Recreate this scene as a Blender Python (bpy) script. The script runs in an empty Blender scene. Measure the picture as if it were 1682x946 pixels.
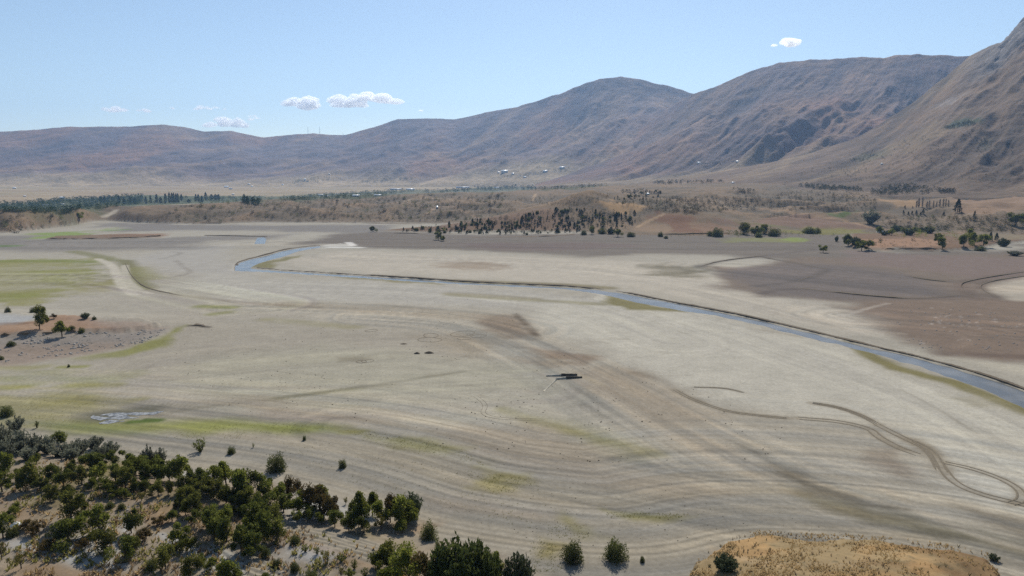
import bpy, math
import numpy as np
from math import radians, pi

# ------------------------------------------------------------------ camera, sky, sun, exposure
sc = bpy.context.scene
COL = sc.collection
W0, H0, FPX = 1682.0, 946.0, 1121.0
PITCH = math.atan((473 - 300) / FPX)          # level of the lens lies at row 300 of the photograph
CAMZ = 60.0
cam_d = bpy.data.cameras.new('camera')
cam_d.sensor_width = 36.0
cam_d.lens = 36.0 * FPX / W0
cam_d.clip_start = 1.0
cam_d.clip_end = 120000.0
cam = bpy.data.objects.new('camera', cam_d)
COL.objects.link(cam)
cam.location = (0, 0, CAMZ)
cam.rotation_euler = (pi / 2 - PITCH, 0, 0)
sc.camera = cam

SUN_EL, SUN_AZ = 43.0, 9.0                     # degrees; azimuth to the right of the view
world = bpy.data.worlds.new('World')
sc.world = world
world.use_nodes = True
wn = world.node_tree
wn.nodes.clear()
sky = wn.nodes.new('ShaderNodeTexSky')
sky.sky_type = 'NISHITA'
sky.sun_disc = False
sky.sun_elevation = radians(SUN_EL)
sky.sun_rotation = radians(SUN_AZ)
sky.altitude = 1200
sky.air_density = 1.15
sky.dust_density = 0.5
sky.ozone_density = 0.2
bg = wn.nodes.new('ShaderNodeBackground')
bg.inputs['Strength'].default_value = 0.09
wo = wn.nodes.new('ShaderNodeOutputWorld')
wn.links.new(sky.outputs[0], bg.inputs[0])
wn.links.new(bg.outputs[0], wo.inputs[0])

sun_d = bpy.data.lights.new('sun', 'SUN')
sun_d.energy = 4.2
sun_d.angle = radians(0.53)
sun_d.color = (1.0, 0.95, 0.86)
sun = bpy.data.objects.new('sun', sun_d)
COL.objects.link(sun)
sun.location = (0, 0, 3000)
sun.rotation_euler = (radians(90 - SUN_EL), 0, pi - radians(SUN_AZ))

sc.view_settings.view_transform = 'Standard'
sc.view_settings.look = 'None'
sc.view_settings.exposure = 0.28
sc.view_settings.gamma = 1.0
sc.view_settings.use_curve_mapping = False
sc.render.engine = 'CYCLES'
sc.cycles.volume_bounces = 8
sc.cycles.max_bounces = 12
sc.cycles.use_denoising = False
sc.cycles.use_adaptive_sampling = False
sc.cycles.sample_clamp_indirect = 1.5

# ------------------------------------------------------------------ helpers
rng = np.random.default_rng(7)
_T = rng.random((256, 256))

def vnoise(x, y, s=0):
    x = np.asarray(x, float) + s * 37.17
    y = np.asarray(y, float) + s * 91.73
    xi = np.floor(x).astype(np.int64); yi = np.floor(y).astype(np.int64)
    fx = x - xi; fy = y - yi
    fx = fx * fx * (3 - 2 * fx); fy = fy * fy * (3 - 2 * fy)
    a = _T[xi & 255, yi & 255]; b = _T[(xi + 1) & 255, yi & 255]
    c = _T[xi & 255, (yi + 1) & 255]; d = _T[(xi + 1) & 255, (yi + 1) & 255]
    return (a + (b - a) * fx) * (1 - fy) + (c + (d - c) * fx) * fy

def fbm(x, y, o=4, s=0):
    t = 0; a = 0.5; n = 0
    for k in range(o):
        t = t + a * vnoise(x * 2 ** k, y * 2 ** k, s + k * 3); n += a; a *= 0.5
    return t / n

def ridged(x, y, o=4, s=0):
    t = 0; a = 0.5; n = 0
    for k in range(o):
        t = t + a * (1 - np.abs(2 * vnoise(x * 2 ** k, y * 2 ** k, s + k * 5) - 1)); n += a; a *= 0.5
    return t / n

def sstep(a, b, x):
    t = np.clip((x - a) / (b - a), 0, 1)
    return t * t * (3 - 2 * t)

def ray(u, v):
    x = (np.asarray(u, float) - W0 / 2) / FPX
    y = -(np.asarray(v, float) - H0 / 2) / FPX
    return x, math.cos(PITCH) + y * math.sin(PITCH), -math.sin(PITCH) + y * math.cos(PITCH)

def az_el(u, v):
    dx, dy, dz = ray(u, v)
    return np.arctan2(dx, dy), dz / np.hypot(dx, dy)

def P(u, v, z=0.0):                       # a point of the photograph on the level z
    dx, dy, dz = ray(u, v)
    t = (z - CAMZ) / dz
    return np.stack([dx * t, dy * t], -1)

def P3(u, v, r):                          # a point of the photograph at distance r
    a, e = az_el(u, v)
    return np.array([r * math.sin(a), r * math.cos(a), CAMZ + r * e])

def pp(pts, z=0.0):
    a = np.array(pts, float)
    return P(a[:, 0], a[:, 1], z)

def poly_sd(x, y, poly):                  # signed distance, inside positive
    d2 = np.full(x.shape, 1e18); ins = np.zeros(x.shape, bool)
    n = len(poly)
    for i in range(n):
        ax, ay = poly[i]; bx, by = poly[(i + 1) % n]
        ex, ey = bx - ax, by - ay
        wx, wy = x - ax, y - ay
        t = np.clip((wx * ex + wy * ey) / (ex * ex + ey * ey + 1e-9), 0, 1)
        d2 = np.minimum(d2, (wx - ex * t) ** 2 + (wy - ey * t) ** 2)
        c = (ay > y) != (by > y)
        if ey != 0:
            ins ^= c & (x < ax + (y - ay) * ex / ey)
    d = np.sqrt(d2)
    return np.where(ins, d, -d)

def line_d(x, y, pl):
    d2 = np.full(x.shape, 1e18)
    for i in range(len(pl) - 1):
        ax, ay = pl[i]; bx, by = pl[i + 1]
        ex, ey = bx - ax, by - ay
        wx, wy = x - ax, y - ay
        t = np.clip((wx * ex + wy * ey) / (ex * ex + ey * ey + 1e-9), 0, 1)
        d2 = np.minimum(d2, (wx - ex * t) ** 2 + (wy - ey * t) ** 2)
    return np.sqrt(d2)

def masked(x, y, poly, f, pad):           # evaluate f(sd) only near the polygon
    out = np.zeros(x.shape)
    lo = poly.min(0) - pad; hi = poly.max(0) + pad
    m = (x > lo[0]) & (x < hi[0]) & (y > lo[1]) & (y < hi[1])
    if m.any():
        out[m] = f(poly_sd(x[m], y[m], poly))
    return out

def smooth(pl, it=2):
    pl = np.array(pl, float)
    for _ in range(it):
        a, b = pl[:-1], pl[1:]
        q = np.empty((2 * len(a), pl.shape[1])); q[0::2] = a * .75 + b * .25; q[1::2] = a * .25 + b * .75
        pl = np.vstack([pl[:1], q, pl[-1:]])
    return pl

def lin(c):
    c = np.array(c, float) / 255.0
    return np.where(c <= .04045, c / 12.92, ((c + .055) / 1.055) ** 2.4)

KALB = 0.80
def alb(c):
    return lin(c) * KALB

def mesh_from(name, verts, faces, mat=None, parent=None, smooth_=False, link=True):
    me = bpy.data.meshes.new(name)
    v = np.asarray(verts, np.float32)
    me.vertices.add(len(v)); me.vertices.foreach_set('co', v.ravel())
    if isinstance(faces, np.ndarray):
        f = faces.astype(np.int32); k = f.shape[1]
        me.loops.add(f.size); me.loops.foreach_set('vertex_index', f.ravel())
        me.polygons.add(len(f))
        me.polygons.foreach_set('loop_start', np.arange(0, f.size, k, dtype=np.int32))
        me.polygons.foreach_set('loop_total', np.full(len(f), k, np.int32))
    else:
        tot = np.array([len(q) for q in faces], np.int32)
        flat = np.array([i for q in faces for i in q], np.int32)
        me.loops.add(len(flat)); me.loops.foreach_set('vertex_index', flat)
        me.polygons.add(len(tot))
        me.polygons.foreach_set('loop_start', np.concatenate([[0], np.cumsum(tot)[:-1]]).astype(np.int32))
        me.polygons.foreach_set('loop_total', tot)
    me.update(calc_edges=True)
    if smooth_:
        me.polygons.foreach_set('use_smooth', np.ones(len(me.polygons), bool))
    if mat: me.materials.append(mat)
    if not link: return me
    return obj_of(name, me, parent)

def obj_of(name, me, parent=None):
    o = bpy.data.objects.new(name, me)
    COL.objects.link(o)
    if parent: o.parent = parent
    return o

def tag(o, label=None, cat=None, group=None, kind=None):
    if label: o['label'] = label
    if cat: o['category'] = cat
    if group: o['group'] = group
    if kind: o['kind'] = kind
    return o

class N:                                   # small node-tree helper
    def __init__(s, name):
        s.m = bpy.data.materials.new(name); s.m.use_nodes = True
        s.t = s.m.node_tree; s.t.nodes.clear()
        s.out = s.t.nodes.new('ShaderNodeOutputMaterial')
    def n(s, typ, **kw):
        nd = s.t.nodes.new(typ)
        for k, v in kw.items(): setattr(nd, k, v)
        return nd
    def l(s, a, b): s.t.links.new(a, b)
    def noise(s, scale, detail=4, rough=.55, vec=None, dist=0):
        nd = s.n('ShaderNodeTexNoise'); nd.inputs['Scale'].default_value = scale
        nd.inputs['Detail'].default_value = detail; nd.inputs['Roughness'].default_value = rough
        nd.inputs['Distortion'].default_value = dist
        if vec is not None: s.l(vec, nd.inputs['Vector'])
        return nd.outputs[0]
    def rng(s, x, a, b, c, d):
        nd = s.n('ShaderNodeMapRange'); s.l(x, nd.inputs[0])
        for i, q in enumerate((a, b, c, d)): nd.inputs[i + 1].default_value = q
        return nd.outputs[0]
    def math(s, op, a, b):
        nd = s.n('ShaderNodeMath', operation=op)
        for i, q in enumerate((a, b)):
            if isinstance(q, (int, float)): nd.inputs[i].default_value = q
            else: s.l(q, nd.inputs[i])
        return nd.outputs[0]
    def mix(s, f, a, b, mode='MIX'):
        nd = s.n('ShaderNodeMix', data_type='RGBA', blend_type=mode)
        for i, q in ((0, f), (6, a), (7, b)):
            if isinstance(q, (int, float)): nd.inputs[i].default_value = q
            elif isinstance(q, (tuple, list, np.ndarray)): nd.inputs[i].default_value = (*[float(w) for w in q[:3]], 1)
            else: s.l(q, nd.inputs[i])
        return nd.outputs[2]
    def bump(s, h, strength=.5, dist=.1):
        nd = s.n('ShaderNodeBump'); s.l(h, nd.inputs['Height'])
        nd.inputs['Strength'].default_value = strength; nd.inputs['Distance'].default_value = dist
        return nd.outputs[0]
    def bsdf(s, col, rough=.9, normal=None, spec=.2):
        b = s.n('ShaderNodeBsdfPrincipled')
        if isinstance(col, (tuple, list, np.ndarray)): b.inputs['Base Color'].default_value = (*[float(w) for w in col[:3]], 1)
        else: s.l(col, b.inputs['Base Color'])
        b.inputs['Roughness'].default_value = rough
        b.inputs['Specular IOR Level'].default_value = spec
        if normal is not None: s.l(normal, b.inputs['Normal'])
        s.l(b.outputs[0], s.out.inputs['Surface'])
        return b
    def pos(s):
        return s.n('ShaderNodeNewGeometry').outputs['Position']

# ------------------------------------------------------------------ the lie of the land
def az_of(u):
    return float(az_el(u, 300)[0])

RIV_UP = [(386,436),(400,439),(430,442),(520,447.5),(640,455),(740,462),(830,466.5),(930,470.5),(1000,476.5),(1060,488),(1130,502),(1200,515),(1300,538),(1400,562),(1500,585),(1600,612),(1682,640),(1760,668)]
RIV_LO = [(386,443.5),(400,445),(430,445.5),(520,450.5),(640,459),(740,465),(830,469.2),(930,473.5),(990,482),(1040,494),(1080,502),(1150,513),(1230,527),(1300,545),(1370,562),(1440,580),(1520,603),(1600,630),(1682,668),(1760,705)]
BR_UP = [(386,437),(392,431),(412,425),(440,419),(462,412),(490,407),(526,403.5)]
BR_LO = [(386,443.5),(405,443),(418,434),(440,426.5),(470,419.5),(485,412.5),(526,405.5)]
POOL = [(418,400),(421,394),(423,390),(433,389),(437,392),(434,400)]
def wander(px, amp, seed):                 # ragged natural banks
    q = smooth(px, 2); s_ = np.concatenate([[0], np.cumsum(np.hypot(*np.diff(q, axis=0).T))])
    t_ = np.linspace(0, s_[-1], max(40, int(s_[-1] / 7))); u = np.interp(t_, s_, q[:, 0]); v = np.interp(t_, s_, q[:, 1])
    v = v + amp * np.clip((v - 395) / 90, .25, 2.2) * (fbm(t_ / 26, t_ * 0 + seed, 3, seed) - .5) * 2
    return np.c_[u, v]
RIV_UP, RIV_LO, BR_UP, BR_LO = wander(RIV_UP, 1.3, 1), wander(RIV_LO, 1.5, 2), wander(BR_UP, .9, 3), wander(BR_LO, 1.2, 4)
def ring(up, lo):
    return np.vstack([pp(up), pp(lo)[::-1]])
R_MAIN, R_BR, R_POOL = ring(RIV_UP, RIV_LO), ring(BR_UP, BR_LO), pp(POOL)

ORCH_PX = [(-260,690),(0,708),(60,716),(120,728),(200,748),(280,762),(350,770),(420,775),(480,785),(540,805),(600,830),(660,858),(700,876),(760,886),(840,905),(900,935),(930,990),(900,1150),(-260,1150)]
ORCH = pp(ORCH_PX, 1.0)
MOUND = pp([(1112,960),(1135,930),(1165,897),(1205,879),(1245,869),(1330,875),(1450,880),(1560,893),(1620,906),(1645,922),(1662,970),(1640,1300),(1010,1300)], 8.0)
HEAD_TOP = pp([(-300,552),(0,549),(60,546),(150,541),(215,540),(262,530),(230,522),(160,519),(80,516),(0,512),(-300,512)], 3.0)
PLOTS = [(pp([(462,858),(520,862),(600,878),(655,900),(690,930),(690,946),(640,946),(560,915),(500,890),(465,870)], 2.5), 62),
         (pp([(395,925),(420,898),(480,930),(560,950),(560,1000),(380,1000)], 2.5), 62),
         (pp([(330,910),(350,890),(420,925),(390,960),(330,950)], 2.5), 50),
         (pp([(370,815),(420,828),(480,862),(455,858),(400,838)], 2.5), 62)]
SPIT = [(985,1010,18,130,120),(900,960,15,110,80),(820,905,8,70,45),(735,862,4.5,60,28),(1090,950,10,90,80),(680,872,2.5,40,16)]
ISLE = pp([(1396,404),(1425,410),(1530,411),(1600,408),(1640,400),(1682,396),(1760,396),(1760,385),(1400,385)], 1.0)
FARB = pp([(76,392),(130,392.5),(200,391.5),(270,388),(215,385),(150,386),(90,388)], 1.0)

HC = np.array([  # column, shoreline row, crest distance, crest row
 (-500,384,1150,348),(0,383,1100,345),(100,372,1120,350),(160,362,1500,342),(230,366,1350,341),(330,368,1350,336),
 (430,365,1500,330),(560,366,1700,322),(700,367,1650,319),(820,368,1600,316),(900,370,1750,312),(960,383,1900,308),
 (1060,386,2000,304),(1150,387,2000,302),(1250,384,2000,303),(1350,384,1900,309),(1400,386,1800,313),(1530,386,1700,318),
 (1650,388,1600,321),(1682,388,1600,321),(2300,388,1600,321)], float)
H_AZ = np.array([az_of(u) for u in HC[:, 0]])
_p = P(HC[:, 0], HC[:, 1], 0.3)
H_RS = np.hypot(_p[:, 0], _p[:, 1])
H_RC = HC[:, 2]
H_ZC = np.array([P3(u, v, r)[2] for u, v, r in zip(HC[:, 0], HC[:, 3], HC[:, 2])])
_fa = np.linspace(-1.2, 1.2, 700)
def _sm(vals):
    f = np.interp(_fa, H_AZ, vals); k = np.hanning(15); k /= k.sum()
    return np.convolve(np.pad(f, 7, mode='edge'), k, 'valid')
F_RS, F_RC, F_ZC = _sm(H_RS), _sm(H_RC), _sm(H_ZC)

def plain_z(r, a):
    left = np.interp(r, [1300, 2500, 3500, 5000, 9000], [-3, -2, 22, 38, 60])
    right = np.interp(r, [1300, 2500, 3500, 5000, 9000], [4, 18, 30, 45, 60])
    t = sstep(-0.35, 0.15, a)
    return left * (1 - t) + right * t

def height(x, y):
    x = np.asarray(x, float); y = np.asarray(y, float)
    r = np.hypot(x, y); a = np.arctan2(x, y)
    near = r < 750
    z = 0.35 * (fbm(x / 70, y / 70, 3, 1) - .5) + 0.10 * (fbm(x / 9, y / 9, 3, 2) - .5)
    for R in (R_MAIN, R_BR, R_POOL):
        rk = 0.4 + 0.011 * float(np.median(np.hypot(R[:, 0], R[:, 1])))
        z = z - 0.95 * masked(x, y, R, lambda d: sstep(-.55 * rk, .45 * rk, d), rk + 2)
    # orchard slope
    m = masked(x, y, ORCH, lambda d: sstep(-2, 16, d), 20)
    z = z + m * (1.4 + 2.4 * fbm(x / 22, y / 22, 3, 5) + 0.35 * (fbm(x / 2.2, y / 2.2, 3, 6) - .5))
    for pl, ang in PLOTS:
        c, s_ = math.cos(radians(ang)), math.sin(radians(ang))
        q = (x * c + y * s_)
        z = z + masked(x, y, pl, lambda d: sstep(-.3, 1.2, d), 3) * 0.11 * np.sin(q * 2 * pi / 1.15 + 2 * fbm(x / 8, y / 8, 2, 3))
    # dry grass mound
    wx = x + 3.2 * (fbm(x / 4, y / 4, 4, 8) - .5); wy = y + 3.2 * (fbm(x / 4, y / 4, 4, 9) - .5)
    m = masked(wx, wy, MOUND, lambda d: sstep(-3.5, 0.8, d) * 0.8 + 0.2 * sstep(-1, 12, d), 8)
    z = z + m * (9.0 + 1.0 * (fbm(x / 9, y / 9, 4, 11) - .5))
    # headland on the left
    m = masked(wx, wy, HEAD_TOP, lambda d: 0.55 * sstep(-26, 0, d) + 0.45 * sstep(-1.2, .5, d), 30)
    z = z + m * (3.2 + 1.0 * (fbm(x / 12, y / 12, 3, 13) - .5)) + 0.5 * m * (ridged(x / 7, y / 7, 3, 14) - .5)
    # far islands and terraces
    z = z + masked(wx, wy, ISLE, lambda d: sstep(-4, 3, d), 8) * (2.6 + 2 * (fbm(x / 30, y / 30, 3, 15) - .5))
    z = z + masked(wx, wy, FARB, lambda d: sstep(-3, 3, d), 8) * 1.8
    # hills behind the shore
    rs = np.interp(a, _fa, F_RS); rc = np.interp(a, _fa, F_RC); zc = np.interp(a, _fa, F_ZC)
    rs = rs + 25 * (fbm(x / 60, y / 60, 3, 17) - .5)
    t = (r - rs) / np.maximum(rc - rs, 50)
    up = np.clip(t, 0, 1) ** 0.9
    up = up * up * (3 - 2 * up) * .6 + up * .4
    nz = 24 * (ridged(x / 260, y / 260, 4, 19) - .55) + 27 * (ridged(x / 105 + 3, y / 105, 3, 26) - .55) + 8 * (fbm(x / 60, y / 60, 4, 20) - .5)
    hill = zc * up + nz * np.clip(t * 5, 0, 1) * np.clip(1.15 - t, 0.12, 1) + 1.6 * sstep(0, 0.012, t)
    back = sstep(1.0, 1.0 + 700 / rc, t)
    h = hill * (1 - back) + plain_z(r, a) * back
    z = np.where(t > 0, z + np.maximum(h, np.where(back > .3, -4, .4 + 6 * np.clip(t, 0, 1))), z)
    for u, rr, hh, sx, sy in SPIT:
        aa = az_of(u); cx, cy = rr * math.sin(aa), rr * math.cos(aa)
        dx, dy = x - cx, y - cy
        lx = dx * math.cos(aa) - dy * math.sin(aa); ly = dx * math.sin(aa) + dy * math.cos(aa)
        g = np.exp(-(lx / sx) ** 2 - (ly / sy) ** 2)
        z = z + np.maximum(hh * (g - .08) * (1 + .35 * (fbm(x / 40, y / 40, 3, 23) - .5)), 0)
    return z

# polar sheet: fine in the middle, coarse outside
rr = [12.0]
while rr[-1] < 5600:
    r = rr[-1]
    if r < 80: d = 1.6
    elif r < 370: d = max(0.22, r * r / 40920 * 1.0)
    elif r < 2300: d = 0.0088 * r
    else: d = 0.02 * r
    rr.append(r + d)
RR = np.array(rr)
da = radians(0.074)
AA = np.arange(-radians(39.5), radians(39.5) + da, da)
edge = np.radians(np.array([1.0, 2.5, 5, 8, 12, 18, 26, 36, 48, 62, 80, 100, 120, 138.]))
AA = np.concatenate([-radians(39.5) - edge[::-1], AA, AA[-1] + edge])
NA, NR = len(AA), len(RR)
GX = np.sin(AA)[:, None] * RR[None, :]
GY = np.cos(AA)[:, None] * RR[None, :]
GZ = height(GX.ravel(), GY.ravel()).reshape(NA, NR)
_SL = np.maximum.accumulate((GZ - CAMZ) / RR[None, :], axis=1)

def gp(u, v):                              # where the sight line of a pixel meets the ground (N,3)
    u = np.atleast_1d(np.asarray(u, float)); v = np.atleast_1d(np.asarray(v, float))
    a, e = az_el(u, v)
    out = np.zeros((len(u), 3))
    ia = np.clip(np.searchsorted(AA, a), 1, NA - 1)
    for i in range(len(u)):
        s = _SL[ia[i]]
        k = int(np.searchsorted(s, e[i]))
        k = min(max(k, 1), NR - 1)
        s0, s1 = s[k - 1], s[k]
        t = 0 if s1 - s0 < 1e-12 else min(max((e[i] - s0) / (s1 - s0), 0), 1)
        r = RR[k - 1] + t * (RR[k] - RR[k - 1])
        out[i] = (r * math.sin(a[i]), r * math.cos(a[i]), 0)
    out[:, 2] = height(out[:, 0], out[:, 1])
    return out

def gpl(pts, it=0):
    a = np.array(pts, float)
    if it: a = smooth(a, it)
    return gp(a[:, 0], a[:, 1])

# ------------------------------------------------------------------ colours of the soils (albedo only)
X, Y = GX.ravel(), GY.ravel()
R_, A_ = np.hypot(X, Y), np.arctan2(X, Y)
C = np.empty((X.size, 3)); C[:] = alb((166, 159, 144))
SPK = np.zeros(X.size)
n1 = fbm(X / 38, Y / 20, 4, 31); n2 = fbm(X / 9, Y / 6, 3, 32); n3 = fbm(X / 150, Y / 90, 4, 33)
WX = X + (fbm(X / 30, Y / 30, 4, 41) - .5) * (0.05 * R_ + 4)
WY = Y + (fbm(X / 30, Y / 30, 4, 42) - .5) * (0.05 * R_ + 4)

def put(w, col, spk=None):
    global C
    C = C * (1 - w[:, None]) + alb(col)[None] * w[:, None]
    if spk is not None: SPK[:] = SPK * (1 - w) + spk * w

def paint(px, col, feather=None, k=1.0, ragged=0.0, spk=None, warp=True, z=None):
    pl = gpl(px)[:, :2] if z is None else pp(px, z)
    rm = np.median(np.hypot(pl[:, 0], pl[:, 1]))
    f = feather if feather else 0.03 * rm
    lo = pl.min(0) - f * 2 - .04 * rm; hi = pl.max(0) + f * 2 + .04 * rm
    m = np.nonzero((X > lo[0]) & (X < hi[0]) & (Y > lo[1]) & (Y < hi[1]))[0]
    if not len(m): return
    xs, ys = (WX[m], WY[m]) if warp else (X[m], Y[m])
    d = poly_sd(xs, ys, pl)
    w = sstep(-f, f, d + (n2[m] - .5) * ragged * f * 4) * k
    if ragged: w = w * np.clip(0.55 + (n1[m] - .35) * 2.2, 0, 1) ** ragged
    full = np.zeros(X.size); full[m] = w
    put(full, col, spk)

def stroke(px, col, wid, feather=None, k=1.0, ragged=0.0, spk=None, it=2, warp=False):
    pl = gpl(px, it)[:, :2]
    f = feather if feather else wid * .5
    lo = pl.min(0) - wid - f * 2; hi = pl.max(0) + wid + f * 2
    m = np.nonzero((X > lo[0]) & (X < hi[0]) & (Y > lo[1]) & (Y < hi[1]))[0]
    if not len(m): return
    xs, ys = (WX[m], WY[m]) if warp else (X[m], Y[m])
    d = line_d(xs, ys, pl)
    w = (1 - sstep(wid * .5 - f * .5, wid * .5 + f, d)) * k
    if ragged: w = w * np.clip(0.5 + (n2[m] - .4) * 2.5 * ragged, 0, 1)
    full = np.zeros(X.size); full[m] = w
    put(full, col, spk)

put(np.clip((n3 - .5) * 2.4, 0, 1) * .55, (178, 172, 158))
put(np.clip((.5 - n3) * 2.4, 0, 1) * .5, (150, 140, 124))
# near shore zone: darker, striped by falling water levels
NEARZ = [(-200,640),(150,660),(420,690),(560,695),(700,715),(900,730),(1080,740),(1200,770),(1300,790),(1450,840),(1700,905),(1800,960),(1500,1000),(-200,1000)]
paint(NEARZ, (146, 139, 125), 10, .75)
# pale smooth mud by the river
paint([(880,500),(1000,482),(1200,530),(1370,572),(1560,640),(1682,692),(1790,740),(1790,900),(1682,850),(1600,830),(1540,795),(1500,740),(1440,700),(1330,692),(1130,655),(1030,600),(950,560),(890,530)], (184, 178, 163), 9, .95)
paint([(440,455),(700,468),(900,478),(960,490),(880,505),(700,500),(540,498),(400,492),(300,470),(330,445),(380,446)], (176, 171, 160), 14, .7)
paint([(560,412),(700,416),(850,421),(1000,428),(1120,432),(1160,450),(1240,470),(1400,500),(1480,552),(1380,545),(1200,505),(1000,470),(830,462),(640,450),(520,440),(470,428)], (182, 173, 157), 12, .9)
paint([(270,408),(380,400),(380,432),(420,448),(330,450),(270,440),(215,425)], (168, 163, 154), 16, .8)
paint([(540,560),(700,590),(880,600),(900,640),(700,660),(420,690),(300,640),(330,590)], (168, 163, 143), 12, .6)
paint([(640,660),(830,640),(960,680),(1100,740),(940,720),(760,690)], (171, 165, 148), 8, .6)
# dark wet band under the far shore
paint([(-200,386),(60,388),(130,394),(260,391),(420,386),(480,384),(430,394),(330,397),(330,408),(220,409),(100,412),(-200,410)], (128, 122, 115), 25, .9)
paint([(180,366),(400,370),(640,370),(640,384),(560,383),(420,378),(200,380)], (125, 119, 113), 20, .9)
paint([(560,384),(640,380),(760,384),(850,386),(950,382),(1060,380),(1150,381),(1260,378),(1380,380),(1440,412),(1620,412),(1700,402),(1800,400),(1800,440),(1682,430),(1500,440),(1320,430),(1200,420),(1060,417),(960,422),(850,414),(700,409),(560,406),(480,400)], (115, 106, 96), 18, 1)
paint([(740,400),(950,398),(1060,404),(950,412),(800,409)], (112, 96, 90), 14, .7)
paint([(1150,436),(1230,440),(1310,424),(1682,415),(1800,415),(1800,600),(1682,592),(1530,582),(1490,556),(1440,530),(1395,518),(1400,500),(1330,492),(1240,488),(1175,470),(1190,450)], (121, 107, 94), 10, .97)
paint([(1190,445),(1300,432),(1420,440),(1560,470),(1560,486),(1400,494),(1260,486)], (107, 99, 95), 12, .8)
paint([(1400,506),(1450,494),(1560,495),(1800,490),(1800,600),(1682,591),(1540,583),(1480,550)], (126, 109, 94), 8, .9)
paint([(1400,412),(1682,425),(1800,440),(1800,475),(1600,460),(1500,445),(1380,428)], (127, 110, 103), 10, .6)
paint([(1625,468),(1682,456),(1800,450),(1800,500),(1682,496),(1650,487)], (181, 170, 152), 6, .95)
paint([(1545,589),(1640,594),(1700,596),(1800,615),(1800,650),(1682,620),(1600,602)], (178, 170, 152), 4, .95)
paint([(1390,512),(1440,516),(1480,530),(1450,535),(1400,528)], (150, 138, 124), 5, .5)
for q in ([(1090,440),(1160,436),(1160,448),(1080,450)], [(1055,436),(1100,430),(1115,440),(1070,448)], [(1060,452),(1140,444),(1160,452),(1110,455)]):
    paint(q, (115, 108, 88), 8, .75, .5)
paint([(705,432),(760,428),(820,434),(800,444),(740,443)], (140, 120, 98), 10, .75, .5)
paint([(520,404),(575,400),(590,407),(540,409)], (200, 196, 186), 5, .7, .8)
stroke([(545,406),(590,406.5)], (225, 221, 212), 8, 4, .9)
stroke([(572,398),(580,403)], (215, 210, 202), 6, 3, .9)
# olive bars beside the river
OL = (121, 113, 70)
paint([(1368,563),(1410,577),(1500,602),(1580,628),(1682,671),(1760,712),(1740,715),(1650,675),(1560,634),(1460,600),(1395,582)], OL, 2.0, .95)
paint([(1000,484),(1040,495),(1085,505),(1160,515),(1100,513),(1030,510),(1005,502)], OL, 3, .95)
paint([(415,438),(440,428),(480,418),(486,420),(455,434),(430,440)], (122, 116, 74), 5, .9)
paint([(545,452),(640,461),(700,466),(720,470),(660,466),(560,458)], (128, 120, 82), 5, .9)
stroke([(745,461),(830,464),(930,467.5),(1000,473)], (126, 116, 84), 8, 5, .85)
stroke([(960,499),(1010,500),(830,491),(740,484)], (137, 130, 96), 5, 4, .7)
# greens on the left
GR, GY_, GB = (126, 129, 62), (138, 130, 66), (150, 143, 92)
paint([(-200,428),(60,426),(145,424),(155,445),(150,475),(90,488),(30,500),(-200,500)], (140, 136, 84), 16, .9, .8, .25)
paint([(90,445),(150,425),(150,470),(60,482)], (132, 133, 72), 16, .6, .6, .3)
stroke([(-60,430),(80,428),(148,430)], (120, 126, 60), 12, 8, .8)
stroke([(-60,488),(60,484),(0,492)], (122, 128, 58), 10, 8, .7, .4)
paint([(140,465),(200,458),(190,480),(130,480)], (142, 134, 90), 8, .6, .7)
stroke([(205,428),(214,440),(218,458),(238,474)], (112, 108, 66), 9, 6, .8)
stroke([(225,440),(240,452),(248,458)], (138, 134, 86), 10, 8, .6)
stroke([(120,413),(160,420),(190,428)], (118, 116, 74), 10, 6, .7)
stroke([(160,425),(186,436),(192,452),(200,470),(222,484)], (190, 182, 165), 5, 2, .9)
stroke([(205,436),(206,455),(220,472),(245,482)], (188, 180, 164), 4, 2, .8)
paint([(40,385),(130,380),(185,374),(150,381),(130,388),(60,391)], (128, 146, 74), 14, .9)
stroke([(-40,404),(20,404)], (96, 120, 58), 14, 8, .8)
stroke([(180,379),(205,377)], (110, 130, 74), 12, 8, .8)
paint([(150,388),(200,383),(260,385),(270,388),(200,391)], (142, 112, 90), 10, .9)
paint([(-200,612),(60,611),(150,613),(260,620),(200,628),(60,630),(-200,632)], (124, 129, 52), 4, .85, .8, .2)
stroke([(-100,606),(50,604),(70,602)], (138, 134, 68), 4, 3, .8, .3)
stroke([(-100,640),(60,636),(190,632)], (136, 132, 62), 3.5, 3, .7, .6)
paint([(60,632),(180,636),(150,644),(70,640)], (140, 136, 72), 3, .6, .8)
stroke([(100,603),(138,602)], (128, 128, 62), 2.5, 2, .8)
paint([(-200,648),(100,650),(220,660),(190,676),(120,690),(40,700),(-200,680)], (140, 134, 78), 6, .85, .5, .3)
paint([(60,690),(150,688),(240,697),(380,692),(520,695),(545,702),(480,708),(380,712),(260,718),(160,716),(90,705)], (124, 128, 60), 4, .95, .2, .3)
paint([(90,665),(200,650),(210,664),(130,672)], (140, 132, 66), 4, .6, .8, .3)
paint([(560,704),(600,708),(650,716),(720,730),(760,740),(720,748),(640,735),(580,718)], (132, 126, 64), 3.5, .9, .7, .35)
paint([(690,735),(790,760),(740,762),(660,742)], (140, 132, 84), 4, .6, .8, .4)
stroke([(826,672),(870,688),(910,700),(975,722),(1040,738),(1078,746)], (122, 116, 66), 3.2, 2.5, .9, .4)
stroke([(890,692),(960,712),(1040,742)], (146, 140, 104), 8, 5, .5, .4)
paint([(760,775),(800,777),(860,784),(870,792),(800,788)], (136, 126, 62), 2.5, .8, .8, .4)
paint([(770,800),(850,790),(880,800),(800,812)], (142, 134, 76), 2.5, .6, .8, .5)
paint([(985,838),(1050,844),(1150,846),(1100,850),(1030,851)], (130, 124, 60), 1.6, .85, .7, .4)
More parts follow.
